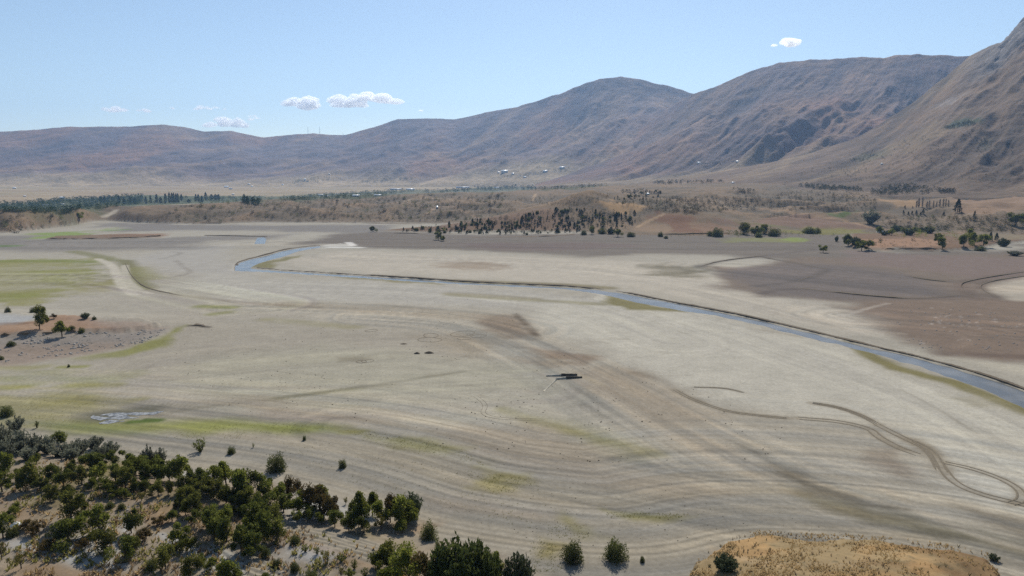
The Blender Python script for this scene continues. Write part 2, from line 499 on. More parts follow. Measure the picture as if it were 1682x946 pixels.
paint([(920,848),(950,856),(990,880),(930,885),(905,870)], (138, 130, 80), 2, .7, .8, .6)
paint([(880,890),(930,900),(900,930),(870,930)], (132, 122, 78), 2, .8, .6, .7)
stroke([(450,655),(560,641),(640,632)], (120, 116, 84), 2.5, 2, .7, .5)
stroke([(440,525),(520,532),(580,537)], (136, 130, 84), 6, 5, .7, .4)
stroke([(330,503),(380,505)], (120, 122, 64), 6, 4, .8)
stroke([(350,516),(372,513)], (126, 126, 70), 5, 4, .7)
stroke([(735,482),(790,484),(880,491)], (142, 132, 102), 5, 4, .6)
# brown stains of dried streams
BR = (136, 120, 101)
stroke([(470,500),(560,505),(660,510),(760,518),(830,523)], (148, 135, 115), 14, 9, .8, .3)
paint([(770,517),(830,515),(850,518),(868,530),(884,558),(850,556),(810,545),(780,530)], (127, 112, 95), 5, .9, .3)
stroke([(846,516),(862,530),(884,556)], (92, 80, 66), 2.5, 2, .9, .6)
paint([(870,572),(940,582),(975,590),(950,597),(900,590)], (134, 117, 99), 4, .9, .5)
paint([(830,590),(920,592),(960,598),(900,605)], (140, 125, 106), 4, .7, .5)
paint([(985,602),(1060,612),(1130,650),(1180,690),(1160,708),(1210,740),(1290,780),(1230,765),(1130,740),(1080,700),(1010,660),(960,640),(940,612)], (142, 129, 111), 6, .6, .3)
stroke([(1040,612),(1080,622),(1100,634)], (112, 98, 82), 2.5, 2, .7, .5)
paint([(560,587),(590,585),(610,590),(598,595),(565,596)], (134, 126, 108), 4, .8)
paint([(760,545),(830,560),(800,590),(720,575),(690,552)], (146, 132, 110), 8, .5, .5)
paint([(860,690),(940,730),(1000,740),(930,745),(850,720)], (146, 136, 116), 6, .5)
paint([(700,700),(900,700),(1000,760),(1200,800),(1150,815),(950,790),(760,755)], (150, 138, 121), 6, .55)
paint([(420,660),(560,680),(640,690),(540,695),(420,690)], (152, 136, 118), 6, .6)
paint([(600,810),(760,830),(900,850),(880,862),(720,845)], (150, 134, 116), 4, .5, .4)
DK = (108, 99, 83)
paint([(1215,738),(1290,760),(1360,785),(1420,812),(1500,830),(1420,824),(1330,795),(1255,760)], DK, 2.5, .85, .3)
paint([(1285,786),(1350,800),(1420,822),(1560,862),(1690,895),(1690,910),(1560,885),(1440,855),(1350,825)], (112, 104, 82), 3, .85, .35)
paint([(1530,808),(1600,832),(1682,855),(1790,880),(1790,915),(1682,893),(1590,850)], (118, 110, 96), 3, .8, .3)
paint([(1400,742),(1450,745),(1480,780),(1450,775),(1420,760)], (128, 114, 98), 3, .75, .5)
stroke([(1440,795),(1530,850),(1620,885),(1700,905)], (170, 160, 142), 1.6, 1.2, .7)
paint([(1540,650),(1600,655),(1640,672),(1590,668)], (150, 142, 118), 3, .7, .4)
stroke([(1480,640),(1530,665),(1605,712)], (150, 142, 126), .8, .6, .8, .3)
stroke([(1590,640),(1640,658),(1690,684)], (146, 138, 116), 2.0, 1.4, .7, .3)
# creek and pond
stroke([(250,684),(330,668),(450,655),(560,640),(640,629),(760,610)], (116, 110, 92), 1.8, 1.4, .85, .3)
stroke([(240,675),(330,663),(420,655)], (146, 138, 122), 6, 4, .7)
stroke([(240,690),(270,690),(215,693)], (74, 92, 34), 2.2, 1.4, .95)
paint([(128,682),(170,676),(260,674),(270,682),(200,694),(150,694)], (96, 94, 80), 3, .85)
# gullies and small lines
for pts, w, c, k in [
 ([(240,476),(300,486),(400,497),(520,505)], 4, (120,108,92), .8), ([(285,455),(318,448),(300,438),(290,428)], 3, (134,126,114), .7),
 ([(265,425),(295,418),(297,415),(285,414)], 4, (124,118,108), .7), ([(130,436),(165,436)], 3, (120,112,100), .7), ([(128,456),(185,460)], 3, (110,100,88), .8),
 ([(1150,438),(1185,428),(1260,420),(1340,410)], 6, (96,88,84), .85), ([(1252,422),(1350,440),(1365,444),(1310,462),(1240,470)], 5, (86,80,76), .85),
 ([(1250,482),(1300,472),(1420,486),(1500,492),(1580,486)], 4, (84,74,68), .85), ([(1495,454),(1530,460),(1560,463)], 4, (78,70,64), .85),
 ([(1600,490),(1575,470),(1590,460),(1682,446),(1760,442)], 6, (104,88,78), .85), ([(1640,490),(1605,472),(1620,462),(1682,452)], 4, (96,82,72), .8),
 ([(1470,492),(1560,491),(1640,494),(1700,498)], 3, (92,78,70), .7), ([(1540,580),(1640,584),(1790,592)], 5, (94,78,68), .85),
 ([(1230,538),(1330,556),(1420,572),(1500,590)], 1.4, (142,130,112), .7), ([(1480,548),(1380,540),(1260,512)], 3, (168,156,138), .6),
 ([(1380,520),(1430,505),(1460,498)], 2, (190,180,166), .7), ([(620,500),(690,506)], 3, (140,130,112), .6)]:
    stroke(pts, c, w, w * .7, k, .3)
for _ in range(40):                        # scattered pale salt flecks on the brown flat
    u = rng.uniform(1430, 1690); v = rng.uniform(505, 580)
    if rng.random() < .5: u, v = rng.normal(1560, 30), rng.normal(530, 10)
    L = rng.uniform(3, 22)
    stroke([(u, v), (u + L, v + rng.uniform(-1.5, 1))], (182, 172, 162), .4, .5, .4, 0, None, 0)
for _ in range(60):                        # short dark scuffs and mud cracks on the pale mud
    u = rng.uniform(380, 1150); v = rng.uniform(500, 660); L = rng.uniform(6, 40)
    stroke([(u, v), (u + L * .5, v + rng.uniform(-2, 2)), (u + L, v + rng.uniform(-2, 3))], (142, 132, 114), .9, .9, .5, .4, None, 1)
# strand lines follow the near shore
SH = smooth(pp([(-300,700),(0,722),(250,755),(420,778),(560,812),(680,862),(800,884),(960,905),(1090,905),(1200,876),(1330,872),(1500,884),(1640,905),(1800,950)]), 2)
mz = np.nonzero((R_ < 260) & (R_ > 70) & (np.abs(A_) < .8))[0]
sd = line_d(X[mz], Y[mz], SH) + 1.5 * (n1[mz] - .5)
st = fbm(sd / 2.6, X[mz] / 160, 3, 51); st2 = fbm(sd / .9, X[mz] / 90, 2, 52)
am = sstep(95, 20, sd) * (1 - sstep(90, 170, X[mz]) * .3)
C[mz] *= (1 + am * ((st - .5) * .38 + (st2 - .5) * .6))[:, None]
C[mz] *= (1 + (am * (st - .5) * .16)[:, None] * np.array([1, .2, -1.2]))
# long flow streaks left by draining water
def flow(px, half, amp, seed, tint=(0, 0, 0), it=2):
    pl = gpl(px, it)[:, :2]
    lo = pl.min(0) - half; hi = pl.max(0) + half
    m = np.nonzero((X > lo[0]) & (X < hi[0]) & (Y > lo[1]) & (Y < hi[1]))[0]
    best = np.full(len(m), 1e9); sgn = np.zeros(len(m)); al = np.zeros(len(m)); acc = 0
    for i in range(len(pl) - 1):
        a, b = pl[i], pl[i + 1]; e = b - a; L = np.hypot(*e); wx, wy = X[m] - a[0], Y[m] - a[1]
        t = np.clip((wx * e[0] + wy * e[1]) / (L * L + 1e-9), 0, 1)
        d = np.hypot(wx - e[0] * t, wy - e[1] * t); k = d < best
        best[k] = d[k]; sgn[k] = np.sign(wx * e[1] - wy * e[0])[k] * d[k]; al[k] = acc + t[k] * L; acc += L
    env = 1 - sstep(half * .35, half, best)
    w1 = fbm(sgn / (half * .13), al / (half * 2.5), 3, seed) - .5; w2 = fbm(sgn / (half * .045), al / (half * 1.4), 2, seed + 1) - .5
    C[m] *= (1 + env * amp * (w1 * 1.4 + w2))[:, None]
    C[m] *= 1 + (env * amp * w1)[:, None] * np.array(tint)
flow([(600,520),(760,530),(870,575),(960,620),(1080,690),(1220,765),(1400,830),(1682,905),(1790,935)], 26, .42, 301, (.3, 0, -.4))
flow([(380,505),(560,508),(760,520),(850,540)], 30, .28, 311, (.3, 0, -.3))
flow([(150,650),(420,660),(700,650),(880,640)], 34, .25, 321, (0, .1, -.3))
flow([(560,700),(760,745),(1000,800),(1250,840),(1500,870),(1700,925)], 24, .36, 331, (.2, 0, -.3))
flow([(300,600),(520,580),(700,570),(860,590)], 40, .2, 341, (.1, .1, -.2))
flow([(1000,490),(1200,545),(1400,610),(1600,690),(1720,760)], 30, .22, 351, (0, 0, -.2))
flow([(420,470),(700,478),(950,500),(1100,560)], 40, .22, 361, (0, 0, -.2))
flow([(560,420),(850,432),(1060,450),(1300,500),(1480,550)], 45, .25, 371, (.1, 0, -.2))
flow([(-100,460),(150,455),(260,470),(420,500)], 45, .4, 381, (0, .2, -.3))
flow([(1200,440),(1400,460),(1560,475),(1690,480)], 70, .4, 391, (.2, 0, -.2))
flow([(1400,520),(1540,530),(1700,540)], 40, .45, 395, (.3, 0, -.3))
flow([(100,400),(400,400),(700,398),(1000,404),(1300,404)], 90, .35, 397, (.1, 0, -.1))
for px_, w_ in [([(1108,640),(1135,655),(1190,675),(1240,682),(1292,687)], 2.2), ([(1312,687),(1380,692),(1430,704),(1440,716),(1475,735),(1508,747)], 2.4), ([(1335,662),(1375,668),(1415,682),(1440,696)], 2.6), ([(1440,697),(1490,722),(1528,738),(1545,765),(1566,793),(1610,812),(1685,830)], 2.2), ([(1500,725),(1525,737),(1540,757),(1548,775)], 4.0), ([(1552,760),(1600,770),(1650,788),(1678,806),(1679,822),(1660,828)], 2.2), ([(1140,636),(1190,637),(1222,645)], 1.6)]:
    stroke(px_, (134, 122, 102), w_, w_ * .5, .8, .5)
C *= np.array([1.0, .98, .955])[None]
# hills: greyed brown scrub and rusty grass
hw = sstep(-4, 10, R_ - np.interp(A_, _fa, F_RS) + 25 * (.5 - fbm(X / 60, Y / 60, 3, 17)))
put(hw, (120, 104, 85), None)
hn = .45 * fbm(X / 90, Y / 60, 4, 61) + .55 * (.5 + 1.3 * (ridged(X / 105 + 3, Y / 105, 3, 26) - .55))
put(hw * np.clip((hn - .5) * 3, 0, 1) * .8, (152, 124, 95))
put(hw * np.clip((.5 - hn) * 3, 0, 1) * .6, (92, 86, 74))
SPK[:] = np.where(hw > .5, .75, SPK)
pw = sstep(0, 300, R_ - np.interp(A_, _fa, F_RC) - 250)
put(pw, (172, 152, 120), 0.1)
pn = fbm(X / 600, Y / 120, 3, 62)
put(pw * np.clip((pn - .52) * 6, 0, 1) * .7, (146, 124, 98)); put(pw * np.clip((.45 - pn) * 6, 0, 1) * .6, (128, 120, 92))
spw = sstep(.6, 2.2, GZ.ravel()) * (R_ > 700) * (R_ < 1400) * (1 - hw)
put(spw, (124, 98, 76), .4)
paint([(-80,340),(60,331),(130,326),(235,320),(330,322),(430,322),(430,334),(330,334),(235,338),(150,346),(110,355),(60,351),(-80,348)], (74, 86, 54), 25, .85, 0, .2)
paint([(430,324),(520,319),(640,314),(700,311),(640,321),(560,326),(470,331)], (82, 90, 60), 30, .8, 0, .3)
paint([(690,315),(760,310),(835,304),(905,303),(960,301),(1000,305),(960,309),(900,313),(830,314),(700,319)], (78, 86, 58), 30, .8, 0, .3)
paint([(965,330),(1005,328),(1040,334),(1056,345),(1040,349),(1015,345),(985,336)], (172, 138, 98), 6, .95, 0, 0)
paint([(1076,350),(1100,350),(1130,355),(1145,372),(1150,381),(1100,381),(1102,370),(1085,360)], (124, 90, 68), 5, .9, 0, 0)
paint([(1150,362),(1200,375),(1180,382),(1150,381)], (138, 106, 82), 5, .8, 0, .1)
paint([(1040,380),(1070,362),(1098,372),(1100,381)], (150, 124, 98), 5, .8, 0, .2)
paint([(1170,360),(1240,365),(1300,352),(1380,362),(1430,372),(1400,378),(1300,370),(1200,372)], (134, 106, 88), 8, .8, 0, .2)
paint([(1440,328),(1505,326),(1510,338),(1460,342)], (166, 134, 98), 6, .9, 0, .05)
paint([(1570,322),(1682,316),(1760,316),(1760,345),(1682,345),(1640,350),(1575,348)], (150, 122, 96), 8, .9, 0, .1)
paint([(1360,352),(1400,346),(1396,352),(1372,356)], (88, 104, 50), 6, .9, 0, 0)
paint([(1200,361),(1240,366),(1300,373),(1260,372)], (110, 112, 56), 6, .8, 0, .3)
paint([(1280,378),(1330,372),(1420,376),(1420,383),(1300,382)], (128, 122, 64), 8, .85, 0, .3)
paint([(1180,392),(1250,390),(1330,394),(1300,398),(1200,398)], (130, 130, 76), 10, .7, 0, .2)
paint([(1280,389),(1330,392),(1320,396),(1280,394)], (134, 146, 66), 6, .8, 0, .2)
paint([(1415,392),(1530,392),(1560,400),(1530,407),(1430,406)], (160, 124, 96), 5, .9, 0, .45)
paint([(1560,384),(1682,384),(1800,386),(1800,394),(1600,394)], (138, 126, 100), 8, .7, 0, .3)
paint([(1340,282),(1420,288),(1460,300),(1440,306),(1380,296)], (150, 128, 102), 12, .6)
for pts, w, c in [([(190,345),(186,350),(172,356)], 8, (188,174,152)), ([(1048,372),(1075,358),(1090,352)], 4, (176,146,112)), ([(1250,343),(1330,352),(1400,365),(1440,376),(1500,380)], 6, (164,134,104)),
 ([(662,334),(672,326),(710,325),(740,328)], 8, (160,140,114)), ([(700,352),(720,338),(745,340),(770,350),(785,358)], 4, (158,132,106)), ([(880,318),(874,330)], 5, (172,146,116)),
 ([(1545,310),(1542,318),(1538,324)], 8, (176,170,170)), ([(1240,344),(1180,340)], 5, (160,138,112))]:
    stroke(pts, c, w, w * .6, .9, 0, 0)
# headland
paint([(-300,553),(0,551),(60,548),(150,543),(200,540),(160,524),(100,516),(60,528),(0,530),(-300,528)], (152, 118, 90), 3, .85, .2, .1)
paint([(-300,553),(0,552),(150,545),(220,545),(270,535),(280,545),(240,562),(120,580),(0,596),(-300,600)], (140, 130, 120), 4, .9, .2, .35)
paint([(120,522),(230,526),(280,536),(200,545),(140,535)], (150, 128, 112), 5, .7, .3, .3)
paint([(-300,575),(0,572),(120,566),(200,560),(230,566),(110,585),(0,602),(-300,606)], (150, 130, 112), 4, .7, .3, .35)
paint([(100,586),(150,580),(200,577),(250,562),(290,550),(310,533),(318,535),(296,555),(262,575),(200,587),(140,590)], (128, 126, 62), 3, .85, .5, .3)
paint([(-200,512),(40,514),(70,520),(40,530),(-200,532)], (168, 166, 162), 3, .95, .2)
stroke([(-60,533),(30,531),(70,529)], (112, 84, 62), 3, 2, .7, .3)
stroke([(315,535),(330,535.5),(340,537)], (62, 52, 42), 2.5, 1.5, .9)
# orchard soil and mound
og = np.zeros(X.size); m = np.nonzero((R_ < 260))[0]
dm = poly_sd(X[m], Y[m], ORCH); og[m] = sstep(-2, 5, dm)
put(og, (150, 136, 116), .35)
on = fbm(X / 7, Y / 7, 4, 71); on2 = fbm(X / 16, Y / 16, 4, 72)
put(og * np.clip((on - .52) * 5, 0, 1) * .75, (138, 120, 98), .5)
put(og * np.clip((on2 - .53) * 6, 0, 1), (166, 163, 155), .05)
put(og * np.clip((.40 - on2) * 6, 0, 1) * .8, (116, 106, 66), .6)
for q in ([(10,885),(40,880),(90,905),(150,910),(190,935),(140,940),(80,915),(20,900)], [(190,840),(215,850),(205,870),(185,868)], [(240,870),(280,885),(320,910),(300,920),(250,895)], [(460,905),(520,900),(560,925),(500,930)]):
    paint(q, (172, 170, 165), 1.2, .9, .2, .05)
for q in ([(0,930),(60,915),(120,930),(200,945),(200,960),(0,960)], [(60,800),(20,830),(60,850),(0,850),(0,810)], [(230,820),(300,835),(260,860),(220,840)], [(640,862),(720,868),(700,885),(650,880)], [(480,900),(540,905),(600,935),(560,930)]):
    paint(q, (150, 122, 92), 2, .6, .5, .4)
for pl, ang in PLOTS:
    w = np.zeros(X.size); w[m] = sstep(-.5, 1, poly_sd(X[m], Y[m], pl))
    put(w, (150, 140, 122) if ang == 62 else (160, 156, 146), .1)
mm = np.zeros(X.size); mm[m] = sstep(-4.0, .4, poly_sd(X[m], Y[m], MOUND)) * sstep(1.0, 3.0, GZ.ravel()[m])
put(mm, (156, 134, 98), .5)
mn = fbm(X / 5, Y / 5, 4, 75); mn2 = fbm(X / 12, Y / 8, 4, 76)
put(mm * np.clip((mn - .5) * 5, 0, 1) * .7, (184, 146, 98)); put(mm * np.clip((.45 - mn2) * 6, 0, 1) * .8, (128, 98, 66))
stroke([(1170,900),(1240,925),(1330,930),(1420,925)], (182, 158, 124), 1.2, 1, .6, .3)

# ------------------------------------------------------------------ ground material and sheets
g = N('dry_ground')
at = g.n('ShaderNodeAttribute', attribute_name='soil')
p = g.pos()
a1 = g.noise(.09, 6, .6, p); a2 = g.noise(1.1, 5, .6, p); a3 = g.noise(.55, 4, .6, p)
f = g.math('MULTIPLY', g.rng(a1, .25, .75, .89, 1.11), g.math('MULTIPLY', g.rng(a2, .3, .7, .86, 1.14), g.rng(g.noise(.28, 5, .7, p), .3, .7, .91, 1.09)))
mv = g.n('ShaderNodeVectorMath', operation='SCALE'); g.l(at.outputs['Color'], mv.inputs[0]); g.l(f, mv.inputs['Scale'])
thr = g.math('MULTIPLY', g.rng(a3, .56, .66, 0, 1), at.outputs['Alpha'])
big = g.math('MULTIPLY', g.rng(g.noise(.13, 5, .75, p), .53, .62, 0, .75), g.rng(at.outputs['Alpha'], .71, .74, 0, 1))
thr = g.math('MAXIMUM', g.math('MAXIMUM', thr, big), g.rng(g.noise(1.7, 3, .6, p), .69, .73, 0, .5))
colr = g.mix(thr, mv.outputs[0], (.062, .058, .032))
bh = g.math('ADD', g.math('MULTIPLY', a2, .6), g.noise(5.0, 4, .7, p))
g.bsdf(colr, .95, g.bump(bh, .35, .25), .1)
M_GROUND = g.m

ii, jj = np.meshgrid(np.arange(NA - 1), np.arange(NR - 1), indexing='ij')
q = np.stack([ii * NR + jj, (ii + 1) * NR + jj, (ii + 1) * NR + jj + 1, ii * NR + jj + 1], -1).reshape(-1, 4)
fx = X[q].mean(1); fy = Y[q].mean(1); fr = np.hypot(fx, fy); fa = np.arctan2(fx, fy)
cls = np.zeros(len(q), int)
nm = fr < 300
t = np.full(len(q), -99.0); t[nm] = poly_sd(fx[nm], fy[nm], ORCH); cls[t > 0] = 1
t = np.full(len(q), -99.0); t[nm] = poly_sd(fx[nm], fy[nm], MOUND); cls[t > -3] = 2
nm = fr < 420
t = np.full(len(q), -99.0); t[nm] = poly_sd(fx[nm], fy[nm], HEAD_TOP); cls[t > -22] = 3
cls[(fr > np.interp(fa, _fa, F_RS)) | ((GZ.ravel()[q].mean(1) > .8) & (fr > 700))] = 4
cls[fr > np.interp(fa, _fa, F_RC) + 450] = 5
V = np.stack([X, Y, GZ.ravel()], -1)
LUM = np.concatenate([C, SPK[:, None]], 1).astype(np.float32)
for k, name, label in [(0, 'lake_bed', 'pale dried mud bed of the emptied reservoir'), (1, 'orchard_slope', 'grey and rusty soil slope of the orchard'),
                (2, 'grassy_mound', 'mound of dry golden grass at the lower right'), (3, 'stony_headland', 'stony terrace with orange soil on the left'),
                (4, 'scrubby_hills', 'low brown hills dotted with scrub behind the dry lake'), (5, 'valley_plain', 'straw coloured valley floor below the mountains')]:
    fsel = q[cls == k]
    ids, inv = np.unique(fsel, return_inverse=True)
    o = mesh_from(name, V[ids], inv.reshape(-1, 4), M_GROUND, None, True)
    ca = o.data.color_attributes.new('soil', 'FLOAT_COLOR', 'POINT')
    ca.data.foreach_set('color', LUM[ids].ravel())
    tag(o, label, 'ground', None, 'structure')

# ------------------------------------------------------------------ mountains
def mountain(name, label, ctrl, na, nr, seed, shear, gl, amp, prof, cols, rough_top=0, green=()):
    c = np.array(ctrl, float)
    az = np.array([float(az_el(u, v)[0]) for u, v in zip(c[:, 0], c[:, 1])])
    zc = np.array([P3(u, v, r)[2] for u, v, r in zip(c[:, 0], c[:, 1], c[:, 2])])
    zb = np.array([P3(u, v, r)[2] for u, v, r in zip(c[:, 0], c[:, 3], c[:, 4])])
    A = np.linspace(az[0], az[-1], na)
    def it(v):
        f = np.interp(A, az, v); k = np.hanning(max(5, na // 150) | 1); k /= k.sum(); h = len(k) // 2
        return np.convolve(np.pad(f, h, mode='edge'), k, 'valid')
    rc, rb, ZC, ZB = it(c[:, 2]), it(c[:, 4]), it(zc), it(zb)
    T = np.concatenate([[-.06, -.02], np.linspace(0, 1, nr) ** .95, 1 + np.array([.01, .025, .05, .09, .15, .25, .4, .6])])
    r = rb[:, None] + (rc - rb)[:, None] * T[None]
    x = np.sin(A)[:, None] * r; y = np.cos(A)[:, None] * r
    t = np.clip(T, 0, 1)[None]
    rise = (ZC - ZB)[:, None]
    z = ZB[:, None] + rise * (t ** prof * .75 + .25 * t ** 3)
    warp = 150 * (fbm(x / 900, y / 900, 3, seed + 7) - .5)
    s_ = (x - shear * y + warp) / gl; w_ = (y + shear * x) / (gl * 4.5)
    rid = ridged(s_, w_, 5, seed) - .55
    big = fbm(x / (gl * 3), y / (gl * 3), 3, seed + 3) - .5
    small = fbm(x / (gl * .22), y / (gl * .22), 4, seed + 4) - .5
    env = np.clip(t * 5, 0, 1) * (1 - t ** 3)
    z = z + rise * (amp * 1.15 * rid + amp * .5 * big) * env + rise * .02 * small * np.clip(t * 6, 0, 1)
    z = z + rise * (.03 if rough_top else .014) * (fbm(A[:, None] * 60, A[:, None] * 0 + seed, 3, seed + 9) - .5) * t ** 4
    if rough_top:
        cl = ridged(x / 75, (y + z) / 150, 4, seed + 21) - .5
        z = z + rough_top * (cl - .12) * sstep(.70, .88, t) * (1 - .85 * sstep(.95, 1.0, t)) * sstep(az_of(1560), az_of(1640), A)[:, None]
    over = np.clip(T - 1, 0, 9)[None] * (rc - rb)[:, None]
    z = z - over * .55
    z = np.where(T[None] < 0, z + T[None] * 900, z)
    xs, ys, zs = x.ravel(), y.ravel(), z.ravel()
    nr_ = len(T)
    i, j = np.meshgrid(np.arange(na - 1), np.arange(nr_ - 1), indexing='ij')
    f = np.stack([i * nr_ + j, (i + 1) * nr_ + j, (i + 1) * nr_ + j + 1, i * nr_ + j + 1], -1).reshape(-1, 4)
    tt = (np.broadcast_to(t, x.shape)).ravel()
    k1 = fbm(xs / (gl * 1.3) + .3 * shear, ys / (gl * 2.4), 4, seed + 11); k2 = fbm(s_.ravel() * 1.6, w_.ravel() * 2, 4, seed + 12)
    cc = np.empty((len(xs), 3)); cc[:] = alb(cols[0])
    def pt(w, col):
        cc[:] = cc * (1 - w[:, None]) + alb(col)[None] * w[:, None]
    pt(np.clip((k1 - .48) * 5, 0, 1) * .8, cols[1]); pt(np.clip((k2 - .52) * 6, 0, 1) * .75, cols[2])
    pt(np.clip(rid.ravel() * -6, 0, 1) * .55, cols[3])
    pt((1 - sstep(.05, .24, tt + .22 * (k1 - .5))) * .9, cols[4])
    if rough_top:
        rk = sstep(.70, .86, tt + .25 * (k2 - .5)) * sstep(az_of(1540), az_of(1640), np.repeat(A, nr_))
        pt(rk * .9, (136, 130, 126)); pt(rk * np.clip((k1 - .5) * 6, 0, 1) * .7, (112, 106, 104))
        sp = np.zeros(len(xs))
    sl = np.maximum.accumulate((z - CAMZ) / r, axis=1)
    def hit(u, v):
        a, e = az_el(u, v)
        if not (A[0] < a < A[-1]): return None
        k = int(np.clip(np.searchsorted(A, a), 1, na - 1))
        if e > sl[k].max() or e < sl[k, 2] - .002: return None
        n_ = int(np.clip(np.searchsorted(sl[k], e), 1, nr_ - 1))
        s0, s1 = sl[k, n_ - 1], sl[k, n_]
        w = 0 if s1 - s0 < 1e-12 else min(max((e - s0) / (s1 - s0), 0), 1)
        return np.array([x[k, n_ - 1] * (1 - w) + x[k, n_] * w, y[k, n_ - 1] * (1 - w) + y[k, n_] * w, z[k, n_ - 1] * (1 - w) + z[k, n_] * w])
    for px, col, ft, kk in green:
        pl = np.array([h_[:2] for h_ in (hit(u, v) for u, v in px) if h_ is not None])
        pt(sstep(-ft, ft, poly_sd(xs + (k1 - .5) * ft * 3, ys + (k2 - .5) * ft * 3, pl)) * kk, col)
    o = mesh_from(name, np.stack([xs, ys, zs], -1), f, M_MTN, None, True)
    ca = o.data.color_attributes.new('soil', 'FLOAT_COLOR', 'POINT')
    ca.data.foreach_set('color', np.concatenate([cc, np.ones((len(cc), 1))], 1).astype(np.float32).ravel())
    tag(o, label, 'mountain', None, 'structure')
    return hit

g = N('mountain_scrub')
at = g.n('ShaderNodeAttribute', attribute_name='soil')
p = g.pos()
b1 = g.noise(.006, 8, .62, p); b2 = g.noise(.03, 5, .65, p); b3 = g.noise(.07, 3, .6, p)
f = g.math('MULTIPLY', g.rng(b1, .3, .7, .64, 1.34), g.rng(b2, .3, .7, .74, 1.26))
mv = g.n('ShaderNodeVectorMath', operation='SCALE'); g.l(at.outputs['Color'], mv.inputs[0]); g.l(f, mv.inputs['Scale'])
colr = g.mix(g.rng(b3, .56, .64, 0, .45), mv.outputs[0], (.075, .078, .06))
g.bsdf(colr, .95, g.bump(b1, .45, 45), .1)
M_MTN = g.m

mc = [(122, 103, 95), (152, 114, 86), (154, 125, 96), (88, 77, 74), (178, 156, 122)]
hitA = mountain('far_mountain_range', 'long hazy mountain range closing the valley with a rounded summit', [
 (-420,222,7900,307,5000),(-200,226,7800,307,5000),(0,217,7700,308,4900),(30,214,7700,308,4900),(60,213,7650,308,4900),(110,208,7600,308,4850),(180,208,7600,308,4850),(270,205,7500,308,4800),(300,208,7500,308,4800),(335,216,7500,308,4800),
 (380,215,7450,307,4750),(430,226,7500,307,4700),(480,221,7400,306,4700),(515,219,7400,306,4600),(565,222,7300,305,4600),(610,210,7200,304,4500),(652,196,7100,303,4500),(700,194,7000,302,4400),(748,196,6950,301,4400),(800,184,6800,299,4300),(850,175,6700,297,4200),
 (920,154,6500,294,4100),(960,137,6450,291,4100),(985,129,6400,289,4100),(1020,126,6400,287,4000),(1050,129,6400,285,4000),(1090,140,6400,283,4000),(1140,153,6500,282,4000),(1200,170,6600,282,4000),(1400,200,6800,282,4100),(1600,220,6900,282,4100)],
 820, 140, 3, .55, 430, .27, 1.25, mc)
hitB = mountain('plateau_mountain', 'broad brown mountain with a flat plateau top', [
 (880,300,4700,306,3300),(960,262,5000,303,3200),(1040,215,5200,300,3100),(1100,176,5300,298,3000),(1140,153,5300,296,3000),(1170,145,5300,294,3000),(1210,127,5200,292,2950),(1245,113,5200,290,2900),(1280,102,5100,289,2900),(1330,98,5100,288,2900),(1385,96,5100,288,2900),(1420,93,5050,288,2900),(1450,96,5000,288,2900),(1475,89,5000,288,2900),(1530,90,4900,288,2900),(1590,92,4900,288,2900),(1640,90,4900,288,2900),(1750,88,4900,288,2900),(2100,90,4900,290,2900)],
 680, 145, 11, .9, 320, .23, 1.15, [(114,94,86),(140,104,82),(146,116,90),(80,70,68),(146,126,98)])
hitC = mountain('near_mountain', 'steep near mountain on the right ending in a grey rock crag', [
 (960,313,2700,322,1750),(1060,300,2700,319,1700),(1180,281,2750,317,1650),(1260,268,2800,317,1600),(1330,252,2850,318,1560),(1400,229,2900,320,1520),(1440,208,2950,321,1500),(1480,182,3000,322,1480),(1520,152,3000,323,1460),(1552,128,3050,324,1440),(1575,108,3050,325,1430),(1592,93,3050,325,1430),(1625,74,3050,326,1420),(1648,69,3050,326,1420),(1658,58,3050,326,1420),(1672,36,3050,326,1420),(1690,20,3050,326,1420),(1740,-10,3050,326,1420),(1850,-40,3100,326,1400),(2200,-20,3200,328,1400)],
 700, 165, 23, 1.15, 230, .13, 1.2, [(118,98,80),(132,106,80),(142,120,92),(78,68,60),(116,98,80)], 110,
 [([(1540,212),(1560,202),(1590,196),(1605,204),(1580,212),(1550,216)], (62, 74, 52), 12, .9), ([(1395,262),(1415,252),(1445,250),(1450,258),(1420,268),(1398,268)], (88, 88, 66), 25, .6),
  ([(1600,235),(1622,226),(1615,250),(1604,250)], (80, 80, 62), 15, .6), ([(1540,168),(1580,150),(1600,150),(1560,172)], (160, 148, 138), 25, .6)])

# ------------------------------------------------------------------ far ground ring, haze, water
th = np.linspace(0, 2 * pi, 65)[:-1]
rv = [(11.5, -.5), (5000, -30), (9000, -40), (60000, -60)]
vv = [(r * math.sin(a), r * math.cos(a), z) for r, z in rv for a in th]
ff = [(k * 64 + i, k * 64 + (i + 1) % 64, (k + 1) * 64 + (i + 1) % 64, (k + 1) * 64 + i) for k in range(len(rv) - 1) for i in range(64)] 
g = N('far_earth'); g.bsdf(alb((150, 132, 108)), .95)
tag(mesh_from('distant_ground', vv, ff, g.m), 'distant dry ground beyond the mountains', 'ground', None, 'structure')

g = N('haze')
pv = g.n('ShaderNodeVolumePrincipled')
pv.inputs['Color'].default_value = (.38, .62, 1.0, 1)
pv.inputs['Density'].default_value = 5.2e-5
pv.inputs['Anisotropy'].default_value = .3
g.l(pv.outputs[0], g.out.inputs['Volume'])
bx = [(x, y, z) for x in (-12000, 12000) for y in (-3000, 13000) for z in (-75, 1500)]
tag(mesh_from('haze', bx, [(0,1,3,2),(4,6,7,5),(0,4,5,1),(2,3,7,6),(0,2,6,4),(1,5,7,3)], g.m), 'thin blue haze filling the valley air', 'haze', None, 'stuff')

